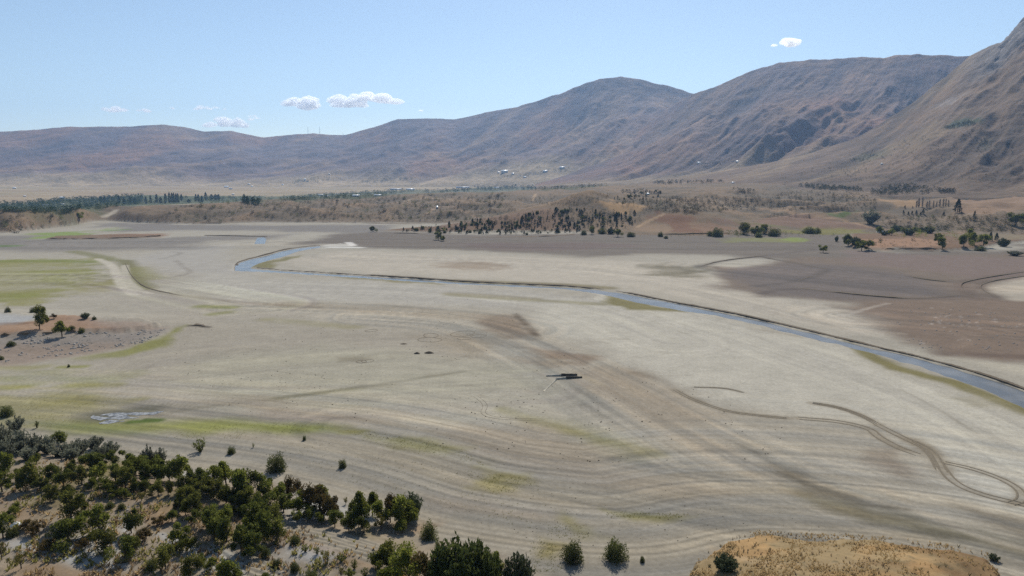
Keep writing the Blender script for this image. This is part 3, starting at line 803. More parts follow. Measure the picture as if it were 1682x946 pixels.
g = N('river_water')
p = g.pos()
nz = g.noise(1.5, 3, .5, p); nz2 = g.noise(.09, 3, .6, p)
b = g.bsdf(g.mix(g.rng(nz2, .4, .62, 0, 1), (.12, .12, .115), (.19, .18, .16)), .2, g.bump(nz, .25, .08), .18)
M_WATER = g.m
def sheet(name, up, lo, z, label):
    a, b_ = pp(up), pp(lo)
    n = 220
    def rs(l):
        s = np.concatenate([[0], np.cumsum(np.hypot(*np.diff(l, axis=0).T))]); t = np.linspace(0, s[-1], n)
        return np.stack([np.interp(t, s, l[:, 0]), np.interp(t, s, l[:, 1])], -1)
    a, b_ = rs(a), rs(b_)
    d = (a - b_); d /= np.linalg.norm(d, axis=1)[:, None] + 1e-6
    a = a + d * 1.2; b_ = b_ - d * 1.2
    v = [(*q, z) for q in a] + [(*q, z) for q in b_]
    o = mesh_from(name, v, [(i + 1, i, n + i, n + i + 1) for i in range(n - 1)], M_WATER)
    return tag(o, label, 'water', None, 'structure')
sheet('river', RIV_UP, RIV_LO, -.5, 'narrow blue river winding across the dry lake bed')
sheet('river_branch', BR_UP, BR_LO, -.46, 'blue river bend at the far end of the lake bed')
sheet('river_pool', [(418,400),(421,394),(424,389.5),(428,389)], [(434,400.2),(437,394),(437,391),(433,389)], -.46, 'small blue pool of the river below the far shore')

# ------------------------------------------------------------------ banks, tracks, concrete
def soil(name, col, sc_=.8, rough=.95):
    g = N(name); p = g.pos(); n = g.noise(sc_, 5, .65, p)
    c = alb(col)
    g.bsdf(g.mix(g.rng(n, .3, .7, 0, 1), c * .72, c * 1.2), rough, g.bump(n, .6, .2), .1)
    return g.m
M_BANK = soil('bank_soil', (128, 108, 86)); M_DBANK = soil('dark_mud', (112, 100, 84)); M_RUT = soil('wet_rut_mud', (132, 121, 103), 2.0)
M_CONC = soil('weathered_concrete', (186, 178, 160), 1.5); M_STONE = soil('grey_stone', (168, 162, 154), 3.0)

def resample(l, step):
    s = np.concatenate([[0], np.cumsum(np.linalg.norm(np.diff(l, axis=0), axis=1))])
    n = max(3, int(s[-1] / step)); t = np.linspace(0, s[-1], n)
    return np.stack([np.interp(t, s, l[:, k]) for k in range(l.shape[1])], -1)

def bank(px, h, label, mat=None, zoff=0.0, name='cut_bank'):
    h = h * .55
    l = resample(gpl(px, 2)[:, :2], max(1.5, h * 1.5)); n = len(l)
    r = np.linalg.norm(l, axis=1)[:, None]; out = l / r
    j = (fbm(l[:, 0] / 7, l[:, 1] / 7, 3, 88) - .5)
    l = l + out * (j * h * 1.2)[:, None]
    e = np.sin(np.linspace(0, pi, n)) ** .35
    br = .12 + .88 * sstep(.36, .56, fbm(l[:, 0] / (.05 * r[:, 0] + 6), l[:, 1] / (.05 * r[:, 0] + 6), 3, 93))
    hh = br * h * (.3 + 1.2 * fbm(l[:, 0] / 16, l[:, 1] / 16, 3, 89)) * e
    z0 = np.minimum(height(*(l + out * (2 + .016 * r)).T), .4) if 'river' in label else height(l[:, 0], l[:, 1])
    rows = [np.c_[l, z0 - .5 + zoff * 0], np.c_[l + out * .12 * h, z0 + .35 * hh + zoff], np.c_[l + out * .3 * h, z0 + hh + zoff], np.c_[l + out * h * 1.6, z0 + hh * .92 + zoff], np.c_[l + out * np.maximum(h * 6, .02 * r), z0 - .12]]
    v = np.vstack(rows)
    f = [(k * n + i, k * n + i + 1, (k + 1) * n + i + 1, (k + 1) * n + i) for k in range(4) for i in range(n - 1)]
    o = mesh_from(name, v, f, mat or M_BANK, None, False)
    return tag(o, label, 'bank', None, 'structure')
bank([(388,435.5),(430,441.5),(520,447),(640,454.5),(740,461.5),(830,466)], .8, 'low dark bank along the far side of the upper river', M_DBANK)
bank([(830,466),(930,470),(1000,476)], .55, 'low dark bank above the narrow middle river', M_DBANK)
bank([(1000,475.5),(1060,487.5),(1130,501.5),(1200,514.5),(1300,537),(1400,561.5),(1500,584.5)], .55, 'low dark bank along the far side of the lower river', M_DBANK)
bank([(1500,584.5),(1600,611),(1690,643)], .3, 'low dark bank of the river at the right edge', M_DBANK)
bank([(386,437),(392,431),(412,425),(440,418.5),(462,411.5),(490,406.5),(526,403)], 1.0, 'dark bank of the river bend', M_DBANK)
bank([(78,392),(140,392),(200,391),(268,388)], 2.2, 'dark undercut edge of the orange terrace on the far left')
bank([(335,387),(400,388),(440,389)], 1.2, 'dark step in the mud near the small river pool', M_DBANK)
bank([(236,368),(290,367),(380,366.5),(420,365)], .8, 'eroded shoreline below the hills on the left')
bank([(480,364.5),(560,365),(640,368),(700,368)], .7, 'eroded shoreline below the scrubby hills in the middle')
bank([(645,383),(700,384),(760,384)], 1.6, 'eroded shoreline at the tip of the pine spit')
bank([(760,390),(850,389.5),(900,388.5),(946,385.5)], 2.4, 'dark undercut bank below the pine grove')
bank([(1040,385),(1120,385),(1200,383)], 1.6, 'eroded shoreline below the brown field')
bank([(1425,408.5),(1480,409.5),(1545,409)], 2.4, 'dark undercut bank below the sandy terrace on the right')
bank([(1252,423),(1350,440.5),(1363,444),(1310,462)], .8, 'dark gully edge on the brown flats', M_DBANK)
bank([(1300,472),(1420,486),(1500,492),(1570,486)], .9, 'long dark step across the brown flats', M_DBANK)
bank([(1496,455),(1530,461),(1556,463)], .9, 'short dark bank on the brown flats', M_DBANK)
bank([(1600,491),(1574,470),(1592,461),(1682,447)], 1.1, 'curved inlet bank on the right', M_DBANK)
bank([(1640,491),(1606,473),(1622,463),(1690,453)], .9, 'inner curved inlet bank on the right', M_DBANK)
bank([(0,551),(60,548),(150,543)], .9, 'dark edge of the stony headland terrace')
bank([(314,534.5),(326,535),(338,537)], .7, 'short dark crack in the mud', M_DBANK)
bank([(1150,438),(1185,428.5),(1260,420)], .8, 'dark gully line near the far shore', M_DBANK)
bank([(205,432),(216,455),(240,475),(300,486)], .5, 'edge of the dry channel on the left', M_DBANK)

def ribbon(name, px, offs, wid, hgt, label, mat=M_RUT, it=3, group='tyre tracks in the mud', closed=None):
    l0 = resample((gpl(px, it) if closed is None else closed)[:, :2], .7)
    t = np.gradient(l0, axis=0); t /= np.linalg.norm(t, axis=1)[:, None] + 1e-9
    nrm = np.c_[-t[:, 1], t[:, 0]]
    vs, fs, b = [], [], 0
    for o_ in offs:
        n = len(l0)
        wob = wid * .8 * (.7 + .6 * fbm(l0[:, 0] / 3 + o_, l0[:, 1] / 3, 2, 90)) * np.clip(np.sin(np.linspace(0, pi, n)) * 3, .1, 1)
        for k, dz in ((-1, 0.0), (-.45, hgt), (.45, hgt * .8), (1, 0.0)):
            q = l0 + nrm * (o_ + k * wob * .5)[:, None]
            vs.append(np.c_[q, height(q[:, 0], q[:, 1]) + .02 + dz * .6])
        fs += [(b + k * n + i, b + k * n + i + 1, b + (k + 1) * n + i + 1, b + (k + 1) * n + i) for k in range(3) for i in range(n - 1)]
        b += 4 * n
    o = mesh_from(name, np.vstack(vs), fs, mat)
    return tag(o, label, 'track', group, 'structure')
ribbon('tyre_track', [(1108,640),(1135,655),(1190,675),(1240,682),(1292,687)], (-.5, .5), .7, .10, 'dark curved tyre track on the pale mud right of the concrete walls')
ribbon('tyre_track', [(1312,687),(1380,692),(1430,704),(1440,716),(1475,735),(1508,747)], (-.9, .9), .6, .10, 'double tyre track bending through the pale mud')
ribbon('tyre_track', [(1335,662),(1375,668),(1415,682),(1440,696)], (-.7, .0, .7), .8, .12, 'short thick dark tyre track')
ribbon('tyre_track', [(1440,697),(1490,722),(1528,738),(1545,765),(1566,793),(1610,812),(1685,830)], (-.8, .8), .6, .10, 'long double tyre track sweeping toward the right edge')
ribbon('tyre_track', [(1500,725),(1525,737),(1540,757),(1548,775)], (-1.1, -.3, .9), .6, .08, 'dark churned bend of the tyre tracks')
ribbon('tyre_track', [(1552,760),(1600,770),(1650,788),(1678,806),(1679,822),(1660,828)], (-.7, .7), .55, .10, 'tyre track loop at the right edge')
ribbon('tyre_track', [(1140,636),(1190,637),(1222,645)], (-.3, .4), .5, .10, 'faint short tyre track above the pale mud')
ribbon('tyre_track', [(780,650),(800,665),(790,680),(820,688),(900,690)], (-.6, .6), .16, .03, 'faint winding tyre track on the pale mud')
def ringpts(u, v, ru, n=40, jit=.15):
    c = gp(u, v)[0][:2]; rad = ru * np.linalg.norm(c) / FPX
    a = np.linspace(0, 2 * pi * 1.03, n)
    rr_ = rad * (1 + jit * np.sin(a * 2 + u))
    return c[None] + np.c_[rr_ * np.cos(a), rr_ * np.sin(a) * 1.0]
for u, v, ru in [(708,551,14),(706,558,18),(760,548,20),(786,552,12),(762,556,10),(610,543,9),(594,594,9),(604,593,9)]:
    ribbon('tyre_track', None, (0,), .5, .10, 'faint ring of tyre marks on the drying mud', M_RUT, 0, 'rings of tyre marks', ringpts(u, v, ru))

def heap(u, v, wpx, hpx, label):
    c = gp(u, v)[0]; s = np.linalg.norm(c[:2] - 0) * 1.03 / FPX
    w, h = wpx * s, hpx * s * 1.2
    vs, fs = [], []
    for k in range(6):
        for i in range(18):
            a = 2 * pi * i / 18; q = 1 - k / 5.0
            rad = w * .5 * q ** .75 * (1 + .3 * (vnoise(math.cos(a) * 2 + u, math.sin(a) * 2 + k * .6, 4) - .5))
            vs.append((c[0] + rad * math.cos(a), c[1] + rad * .6 * math.sin(a), c[2] - .1 + h * (k / 5.0) ** .8))
    for k in range(5):
        for i in range(18): fs.append((k * 18 + i, k * 18 + (i + 1) % 18, (k + 1) * 18 + (i + 1) % 18, (k + 1) * 18 + i))
    tag(mesh_from('mud_heap', vs, fs, M_DBANK), label, 'mud heap', 'mud heaps on the lake bed')
heap(705, 580, 17, 3.2, 'larger dark mud heap on the lake bed'); heap(685, 581, 11, 3, 'smaller dark mud heap left of the larger one'); heap(663, 565, 14, 1.6, 'flat dark mud lump behind the two heaps')

def wall(pa, pb, ha, hb, thick, name, parent, mat=None):
    a, b = gp(*pa)[0], gp(*pb)[0]
    d = b[:2] - a[:2]; L = np.linalg.norm(d); d /= L; n = np.array([-d[1], d[0]])
    k = 6; vs = []
    for i in range(k + 1):
        t = i / k; q = a[:2] + d * L * t; h = ha + (hb - ha) * t + .05 * math.sin(i * 2.1)
        zb = height(q[0], q[1]) - .3
        for s, z in ((-.6, zb), (-.5, zb + .3 + h), (.5, zb + .3 + h), (.6, zb)):
            vs.append((*(q + n * thick * s), z))
    fs = [(i * 4 + j, i * 4 + j + 1, i * 4 + j + 5, i * 4 + j + 4) for i in range(k) for j in range(3)] + [(0, 1, 2, 3), (k * 4 + 3, k * 4 + 2, k * 4 + 1, k * 4)]
    o = mesh_from(name, vs, fs, mat or M_CONC, parent); return o
e0 = gp(915, 622)[0]
cw = obj_of('ruined_channel', None); tag(cw, 'ruined concrete channel walls standing in the middle of the mud', 'ruin')
M_SHADE = soil('shade_tinted_concrete', (92, 85, 75), 1.5)  # right wall halves: shadow of the channel opening painted into the concrete colour
wall((897, 618), (922, 617.3), .3, .55, .35, 'channel_wall', cw); wall((922, 617.3), (948, 616.5), .75, .5, .35, 'shade_tinted_channel_wall', cw, M_SHADE)
wall((915, 623), (930, 622), .4, .6, .35, 'channel_wall', cw); wall((930, 622), (956, 620.5), .8, .45, .35, 'shade_tinted_channel_wall', cw, M_SHADE); wall((915, 623), (893, 643), .4, .1, .35, 'wing_wall', cw)

# ------------------------------------------------------------------ plants
def leafmat(name, col, col2, trans=.35, var=.5):
    g = N(name); p = g.n('ShaderNodeTexCoord').outputs['Object']; oi = g.n('ShaderNodeObjectInfo')
    n = g.noise(5, 3, .6, p)
    c = g.mix(g.rng(n, .35, .65, 0, 1), np.array(col), np.array(col2))
    hs = g.n('ShaderNodeHueSaturation'); g.l(c, hs.inputs['Color'])
    g.l(g.rng(oi.outputs['Random'], 0, 1, 1 - var * .5, 1 + var * .6), hs.inputs['Value'])
    d = g.n('ShaderNodeBsdfDiffuse'); t = g.n('ShaderNodeBsdfTranslucent'); m = g.n('ShaderNodeMixShader')
    g.l(hs.outputs[0], d.inputs[0]); g.l(hs.outputs[0], t.inputs[0]); m.inputs[0].default_value = trans
    g.l(d.outputs[0], m.inputs[1]); g.l(t.outputs[0], m.inputs[2]); g.l(m.outputs[0], g.out.inputs['Surface'])
    return g.m
LM = {'D': leafmat('dark_leaves', (.064, .078, .018), (.148, .155, .034), .6), 'L': leafmat('green_leaves', (.095, .115, .022), (.20, .20, .038), .6),
      'G': leafmat('grey_green_leaves', (.12, .125, .085), (.21, .21, .15), .5), 'Y': leafmat('yellow_leaves', (.13, .12, .03), (.20, .17, .05), .45),
      'A': leafmat('autumn_leaves', (.065, .055, .018), (.13, .085, .03), .4), 'R': leafmat('bush_leaves', (.064, .076, .024), (.130, .135, .044), .52),
      'W': leafmat('willow_leaves', (.050, .066, .020), (.105, .120, .034), .48), 'V': leafmat('pale_willow_leaves', (.050, .062, .032), (.100, .110, .056)),
      'P': leafmat('pine_needles', (.040, .046, .026), (.074, .076, .040), .25), 'H': leafmat('scrub_leaves', (.034, .037, .020), (.066, .064, .034), .2),
      'O': leafmat('poplar_leaves', (.028, .052, .030), (.056, .085, .042), .3), 'B': leafmat('bare_twigs', (.14, .12, .10), (.20, .175, .15), .2)}
M_BARK = soil('bark', (104, 92, 80), 4.0)

def quads(c, d, s, asp, rs):                 # leaf cards: centre, axis, size
    n = len(c)
    d = d / (np.linalg.norm(d, axis=1)[:, None] + 1e-9)
    q = rs.normal(size=(n, 3)); q -= (q * d).sum(1)[:, None] * d; q /= np.linalg.norm(q, axis=1)[:, None] + 1e-9
    s = s[:, None]
    v = np.stack([c - d * s * asp - q * s * .3, c - q * s * -.55, c + d * s * asp, c - q * s * .6], 1).reshape(-1, 3)
    return v, np.arange(4 * n).reshape(-1, 4)

def crown_mesh(kind, seed, n):
    rs = np.random.default_rng(seed)
    if kind in 'RM':
        d = rs.normal(size=(n, 3)); d /= np.linalg.norm(d, axis=1)[:, None]; d[:, 2] = np.abs(d[:, 2])
        lob = 1 + .28 * np.sin(d[:, 0] * 4 + seed) * np.cos(d[:, 1] * 5 + seed * 2) + .06 * rs.normal(size=n)
        rad = rs.random(n) ** .4 * lob
        c = d * rad[:, None] * np.array([.47, .47, .92]) ; c[:, 2] += .02
        ax = d + rs.normal(size=(n, 3)) * .6; sz = rs.uniform(.022, .045, n) * (1 if n > 500 else 2.9); asp = 1.0
    elif kind in 'GSV' or kind == 'W':
        ns = {'S': 16, 'G': 34, 'W': 60, 'V': 60}[kind]
        k = rs.integers(0, ns, n)
        sa = rs.uniform(0, 2 * pi, ns); sp = rs.random(ns) ** .6 * (.5 if kind != 'S' else .55); sh = rs.uniform(.55, 1, ns) * (1 - .35 * sp / .5)
        base = np.c_[np.cos(sa), np.sin(sa)] * (sp * (.15 if kind in 'SG' else .45))[:, None]
        tip = np.c_[np.cos(sa), np.sin(sa)] * sp[:, None]
        t = rs.random(n) ** .75
        c = np.c_[base[k] * (1 - t[:, None]) + tip[k] * t[:, None] + rs.normal(size=(n, 2)) * .035, .05 + sh[k] * t * .95]
        c += rs.normal(size=(n, 3)) * .022
        ax = np.c_[tip[k] * .6, np.ones(n)] + rs.normal(size=(n, 3)) * .55; sz = rs.uniform(.025, .05, n); asp = 1.5
    elif kind == 'P':
        t = rs.random(n) ** .8; a = rs.uniform(0, 2 * pi, n); lay = np.round(t * 7) / 7 * .6 + t * .4
        rad = .44 * (1 - lay) ** .8 * rs.uniform(.5, 1.1, n)
        c = np.c_[np.cos(a) * rad, np.sin(a) * rad, .10 + lay * .88]; ax = np.c_[np.cos(a), np.sin(a), -.35 * np.ones(n)] + rs.normal(size=(n, 3)) * .3; sz = rs.uniform(.07, .12, n); asp = 1.2
    elif kind in 'OB':
        t = rs.random(n); a = rs.uniform(0, 2 * pi, n); prof = np.interp(t, [0, .15, .5, .85, 1], [.25, .42, .46, .28, .04])
        rad = prof * rs.random(n) ** .4
        c = np.c_[np.cos(a) * rad, np.sin(a) * rad, .06 + t * .94]; ax = np.c_[np.cos(a) * .3, np.sin(a) * .3, np.ones(n)] + rs.normal(size=(n, 3)) * .4; sz = rs.uniform(.05, .1, n); asp = 1.3
    else:                                     # fruit trees: uneven lobes
        m = int(rs.integers(8, 15)) if kind != 'Y' else 7
        lc = np.c_[rs.normal(size=(m, 2)) * .23, rs.uniform(.28, .84, m)]; lr = rs.uniform(.10, .24, m) * (1 if kind != 'Y' else .8)
        lc[0] = (*rs.normal(size=2) * .08, .82); lc[1] = (.02, -.03, .5); lr[1] = .26
        k = rs.integers(0, m, n); d = rs.normal(size=(n, 3)); d /= np.linalg.norm(d, axis=1)[:, None]
        c = lc[k] + d * (lr[k] * rs.random(n) ** .45 * 1.08)[:, None]
        c[:, 2] = np.clip(c[:, 2], .14, 1.05)
        ax = d + rs.normal(size=(n, 3)) * .8; sz = rs.uniform(.022, .048, n); asp = 1.1
    v, f = quads(c, ax, sz, asp, rs)
    return mesh_from('crown_' + kind, v, f, LM[kind if kind != 'M' else 'H'], link=False)

def trunk_mesh(kind, seed):
    rs = np.random.default_rng(seed + 50); vs, fs = [], []
    def tube(a, b, r0, r1):
        a, b = np.array(a), np.array(b); d = b - a; d = d / np.linalg.norm(d)
        u = np.cross(d, (.3, .9, .1)); u /= np.linalg.norm(u); w = np.cross(d, u); k = len(vs)
        for c, r in ((a, r0), ((a + b) / 2 + rs.normal(size=3) * .012, (r0 + r1) / 2), (b, r1)):
            for i in range(6): vs.append(c + (u * math.cos(i * pi / 3) + w * math.sin(i * pi / 3)) * r)
        for j in (0, 6):
            for i in range(6): fs.append((k + j + i, k + j + (i + 1) % 6, k + j + 6 + (i + 1) % 6, k + j + 6 + i))
    if kind in 'DLAY':
        tube((0, 0, -.06), (.01, 0, .30), .036, .026)
        for i in range(6):
            a = i * 1.05 + seed; tube((.01, 0, .24 + .03 * (i % 3)), (.26 * math.cos(a), .26 * math.sin(a), .55 + .05 * (i % 4)), .02, .006)
        tube((.01, 0, .29), (0, 0, .82), .022, .005)
    elif kind in 'POB':
        tube((0, 0, -.05), (0, 0, .9), .03, .006)
        for i in range(3): tube((0, 0, .2 + .2 * i), (.2 * math.cos(i * 2.1), .2 * math.sin(i * 2.1), .3 + .2 * i), .01, .004)
    else:
        for i in range(9):
            a = i * .7 + seed; q = .12 + .25 * rs.random(); tube((.02 * math.cos(a), .02 * math.sin(a), -.06), (q * math.cos(a), q * math.sin(a), .5 + .3 * rs.random()), .016, .004)
    return mesh_from('trunk_' + kind, np.array(vs), fs, M_BARK, link=False)

NLEAF = {'D': 2400, 'L': 2400, 'A': 2200, 'Y': 600, 'G': 2200, 'S': 520, 'R': 3000, 'W': 3200, 'V': 2600, 'P': 260, 'O': 260, 'B': 200}
PRO = {}
for k, cnt in NLEAF.items():
    nv = 6 if k == 'D' else 4 if k in 'GRL' else 3 if k == 'P' else 2
    cm = []
    for i in range(nv):
        base = k if k != 'S' else 'S'
        if k == 'S': LM.setdefault('S', LM['D'])
        cm.append((crown_mesh(k, 11 * i + ord(k), cnt), trunk_mesh(k, i)))
    PRO[k] = cm
LM['D2'] = leafmat('olive_leaves', (.080, .086, .020), (.165, .160, .036), .58)
for cmesh, tmesh in PRO['D'][:3]:
    d2 = cmesh.copy(); d2.materials.clear(); d2.materials.append(LM['D2']); PRO['D'].append((d2, tmesh))
for cmesh, tmesh in PRO['D'][3:6]:
    d2 = cmesh.copy(); d2.materials.clear(); d2.materials.append(LM['L']); PRO['D'].append((d2, tmesh))

def mpp(c):                                  # metres per photograph pixel at a place
    return (c[1] * math.cos(PITCH) + (CAMZ - c[2]) * math.sin(PITCH)) / FPX

TRS = np.random.default_rng(99)
def plant(kind, c, h, w, name, label, group, cat, part=('trunk', 'crown')):
    e = bpy.data.objects.new(name, None); COL.objects.link(e)
    e.location = c; e.rotation_euler = (TRS.normal() * .03, TRS.normal() * .03, TRS.uniform(0, 6.28)); e.scale = (w, w, h)
    e.empty_display_size = .1
    pr = PRO[kind][TRS.integers(len(PRO[kind]))]
    obj_of(part[1], pr[0], e); obj_of(part[0], pr[1], e)
    return tag(e, label, cat, group)

# the orchard, tree by tree: column, base row, height and width in the photograph, kind, clump
ORT = [
 (10,684,19,20,'R','a'),(61,703,15,7,'S','a'),(27,708,27,24,'G','a'),(4,737,48,30,'G','a'),(30,744,42,38,'G','a'),(60,744,34,32,'G','a'),(96,730,22,28,'D','a'),(100,750,25,32,'G','a'),(130,748,30,32,'G','a'),(155,738,24,27,'G','a'),(165,754,26,26,'G','a'),(182,748,28,24,'G','a'),(78,745,32,28,'G','a'),(118,755,24,26,'G','a'),(14,752,32,28,'G','a'),(45,756,26,26,'G','a'),(145,760,22,24,'G','a'),(185,765,26,24,'D','a'),(60,762,20,20,'D','a'),
 (8,782,38,36,'L','b'),(4,808,34,32,'L','b'),(52,802,46,34,'D','b'),(88,792,32,24,'D','b'),(105,801,32,28,'D','b'),(118,778,26,22,'D','b'),(135,797,32,26,'D','b'),(150,770,26,24,'D','b'),(166,788,34,30,'D','b'),(150,805,20,22,'L','b'),(180,808,24,30,'L','b'),(190,793,32,28,'D','b'),(206,803,36,30,'D','b'),(72,806,26,22,'D','b'),(38,806,26,22,'D','b'),(30,790,20,16,'D','b'),(160,770,24,22,'D','b'),(112,812,16,16,'L','b'),
 (214,772,30,26,'L','c'),(245,766,38,20,'G','c'),(262,768,38,18,'G','c'),(220,789,38,30,'D','c'),(241,794,36,30,'D','c'),(262,794,40,30,'D','c'),(230,780,32,26,'D','c'),(252,782,34,26,'D','c'),(278,790,32,26,'D','c'),(293,792,44,38,'L','c'),(313,799,32,24,'D','c'),(330,804,36,30,'D','c'),(350,804,42,30,'L','c'),(372,800,46,34,'L','c'),(391,809,40,28,'L','c'),(405,819,46,34,'D','c'),(360,818,30,32,'D','c'),(385,828,36,32,'D','c'),(410,838,38,32,'D','c'),(340,814,28,26,'D','c'),(322,812,26,24,'D','c'),(300,808,26,24,'D','c'),(396,838,28,26,'D','c'),(372,826,30,28,'D','c'),
 (222,806,24,20,'D','d'),(240,810,22,20,'D','d'),(260,813,24,20,'D','d'),(276,813,24,18,'D','d'),(233,822,16,20,'Y','d'),(250,818,12,18,'Y','d'),(301,830,30,26,'D','d'),(321,844,36,28,'D','d'),(305,846,22,20,'D','d'),(290,838,18,16,'D','d'),(315,862,16,16,'D','d'),(283,856,20,24,'L','d'),(208,818,16,22,'L','d'),(190,816,14,20,'D','d'),
 (25,845,21,26,'D','e'),(5,884,42,34,'L','e'),(83,826,28,28,'D','e'),(117,858,50,48,'D','e'),(112,892,40,50,'D','e'),(163,874,48,48,'D','e'),(174,904,36,42,'D','e'),(206,920,42,34,'D','e'),(35,934,32,26,'Y','e'),(3,920,32,18,'Y','e'),(181,834,10,14,'R','e'),(200,836,11,12,'R','e'),(60,875,18,24,'A','e'),(85,902,16,30,'A','e'),(45,870,16,22,'A','e'),(140,900,16,24,'A','e'),(20,880,14,20,'R','e'),
 (216,876,42,30,'D','f'),(224,904,24,20,'D','f'),(295,890,36,28,'D','f'),(312,904,26,26,'D','f'),(272,934,38,30,'D','f'),(313,954,40,30,'D','f'),(365,958,40,36,'L','f'),(387,956,32,32,'L','f'),(352,886,54,40,'D','f'),(373,890,44,34,'D','f'),(396,905,44,34,'D','f'),(405,884,38,28,'D','f'),(410,914,30,28,'D','f'),(383,846,16,12,'D','f'),(396,849,16,12,'D','f'),(340,868,38,32,'D','f'),(365,865,36,30,'D','f'),(330,930,20,20,'D','f'),(240,885,18,24,'A','f'),(262,862,14,20,'A','f'),(250,935,18,18,'R','f'),(345,935,18,20,'D','f'),(290,905,14,20,'A','f'),
 (405,826,58,38,'L','g'),(428,820,44,34,'D','g'),(475,822,42,30,'A','g'),(455,828,36,28,'D','g'),(466,842,32,30,'D','g'),(440,842,34,30,'D','g'),(508,842,48,46,'A','g'),(525,836,44,36,'L','g'),(532,850,38,36,'A','g'),(492,848,36,32,'D','g'),(548,853,34,30,'A','g'),(568,829,13,10,'Y','g'),(509,856,24,20,'D','g'),(528,861,22,18,'D','g'),(550,866,28,22,'D','g'),(573,872,30,22,'D','g'),(597,876,32,24,'D','g'),(488,860,22,14,'D','g'),(420,848,34,30,'D','g'),(450,858,30,28,'D','g'),
 (595,866,64,36,'L','h'),(612,846,42,28,'L','h'),(584,858,40,26,'D','h'),(627,862,42,32,'L','h'),(656,864,50,42,'L','h'),(641,858,46,28,'A','h'),(676,852,46,34,'V','h'),(626,872,32,26,'Y','h'),(661,876,22,22,'L','h'),(668,866,34,30,'D','h'),
 (420,874,50,40,'D','i'),(440,886,46,36,'D','i'),(455,890,38,28,'D','i'),(415,910,38,36,'D','i'),(430,860,34,30,'D','i'),(485,893,15,16,'R','i'),(436,914,18,15,'R','i'),(502,906,15,13,'S','i'),(521,910,16,11,'S','i'),(538,926,22,20,'Y','i'),(560,923,18,16,'S','i'),(582,934,20,13,'S','i'),(600,948,20,14,'S','i'),(560,950,20,16,'Y','i'),(576,950,18,14,'L','i'),(484,938,16,14,'R','i'),(455,930,14,14,'R','i'),(510,950,14,20,'R','i'),(440,962,22,26,'L','i'),
 (719,912,38,10,'S','j'),(641,930,44,44,'D','j'),(624,936,32,34,'L','j'),(672,960,64,54,'L','j'),(702,966,62,52,'A','j'),(752,972,92,74,'W','j'),(786,976,84,60,'W','j'),(640,966,34,40,'L','j'),(815,944,40,26,'L','j'),(728,966,60,50,'W','j'),(818,966,46,30,'D','j')]
CL = {'a': ('in the grey-green belt by the lake bed', 'belt of shrubs at the lake edge'), 'b': ('in the upper left orchard rows', 'upper left orchard'),
      'c': ('in the dense belt above the plots', 'dense orchard belt'), 'd': ('in the open row below the dense belt', 'open orchard row'), 'e': ('on the rusty lower left slope', 'lower left orchard'),
      'f': ('beside the pale furrowed plot', 'orchard around the pale plot'), 'g': ('along the row above the brown plot', 'row above the brown plot'), 'h': ('in the clump at the orchard right end', 'right end of the orchard'),
      'i': ('around the brown furrowed plot', 'saplings around the brown plot'), 'j': ('in the thicket at the bottom edge', 'thicket at the bottom edge')}
KN = {'D': ('fruit_tree', 'dark green fruit tree', 'tree'), 'L': ('fruit_tree', 'bright green leafy tree', 'tree'), 'G': ('silverberry_shrub', 'grey-green feathery shrub', 'shrub'), 'Y': ('young_tree', 'yellowing young tree', 'tree'),
      'A': ('autumn_tree', 'brownish autumn tree', 'tree'), 'R': ('round_bush', 'low round green bush', 'bush'), 'S': ('sapling', 'thin upright sapling', 'sapling'), 'W': ('willow_tree', 'large dense dark willow', 'tree'), 'V': ('pale_willow', 'pale grey-green willow', 'tree')}
pos = gp([t[0] for t in ORT], [t[1] for t in ORT])
ORDN = 'first second third fourth fifth sixth seventh eighth ninth tenth eleventh twelfth thirteenth fourteenth fifteenth sixteenth seventeenth eighteenth nineteenth twentieth'.split()
keys = []
for (u, v, h, w, k, cl) in ORT:
    size = '' if k in 'WRSA' else 'tall ' if h > 42 else 'small ' if h < 20 else ''
    keys.append((cl, k, size))
for i, ((u, v, h, w, k, cl), c) in enumerate(zip(ORT, pos)):
    s = mpp(c); nm, lb, ct = KN[k]; size = keys[i][2]
    same = sorted(j_ for j_ in range(len(ORT)) if keys[j_] == keys[i]); same.sort(key=lambda j_: ORT[j_][0])
    lab = size + lb + ' ' + CL[cl][0] + ('' if len(same) == 1 else ', ' + ORDN[same.index(i)] + ' from left')
    plant(k, c, h * s * (1.2 if k == 'W' else 1.04), w * s * 1.17, nm, lab, CL[cl][1] + ', ' + nm.replace('_', ' ') + (' ' + size.strip() if size else ''), ct)
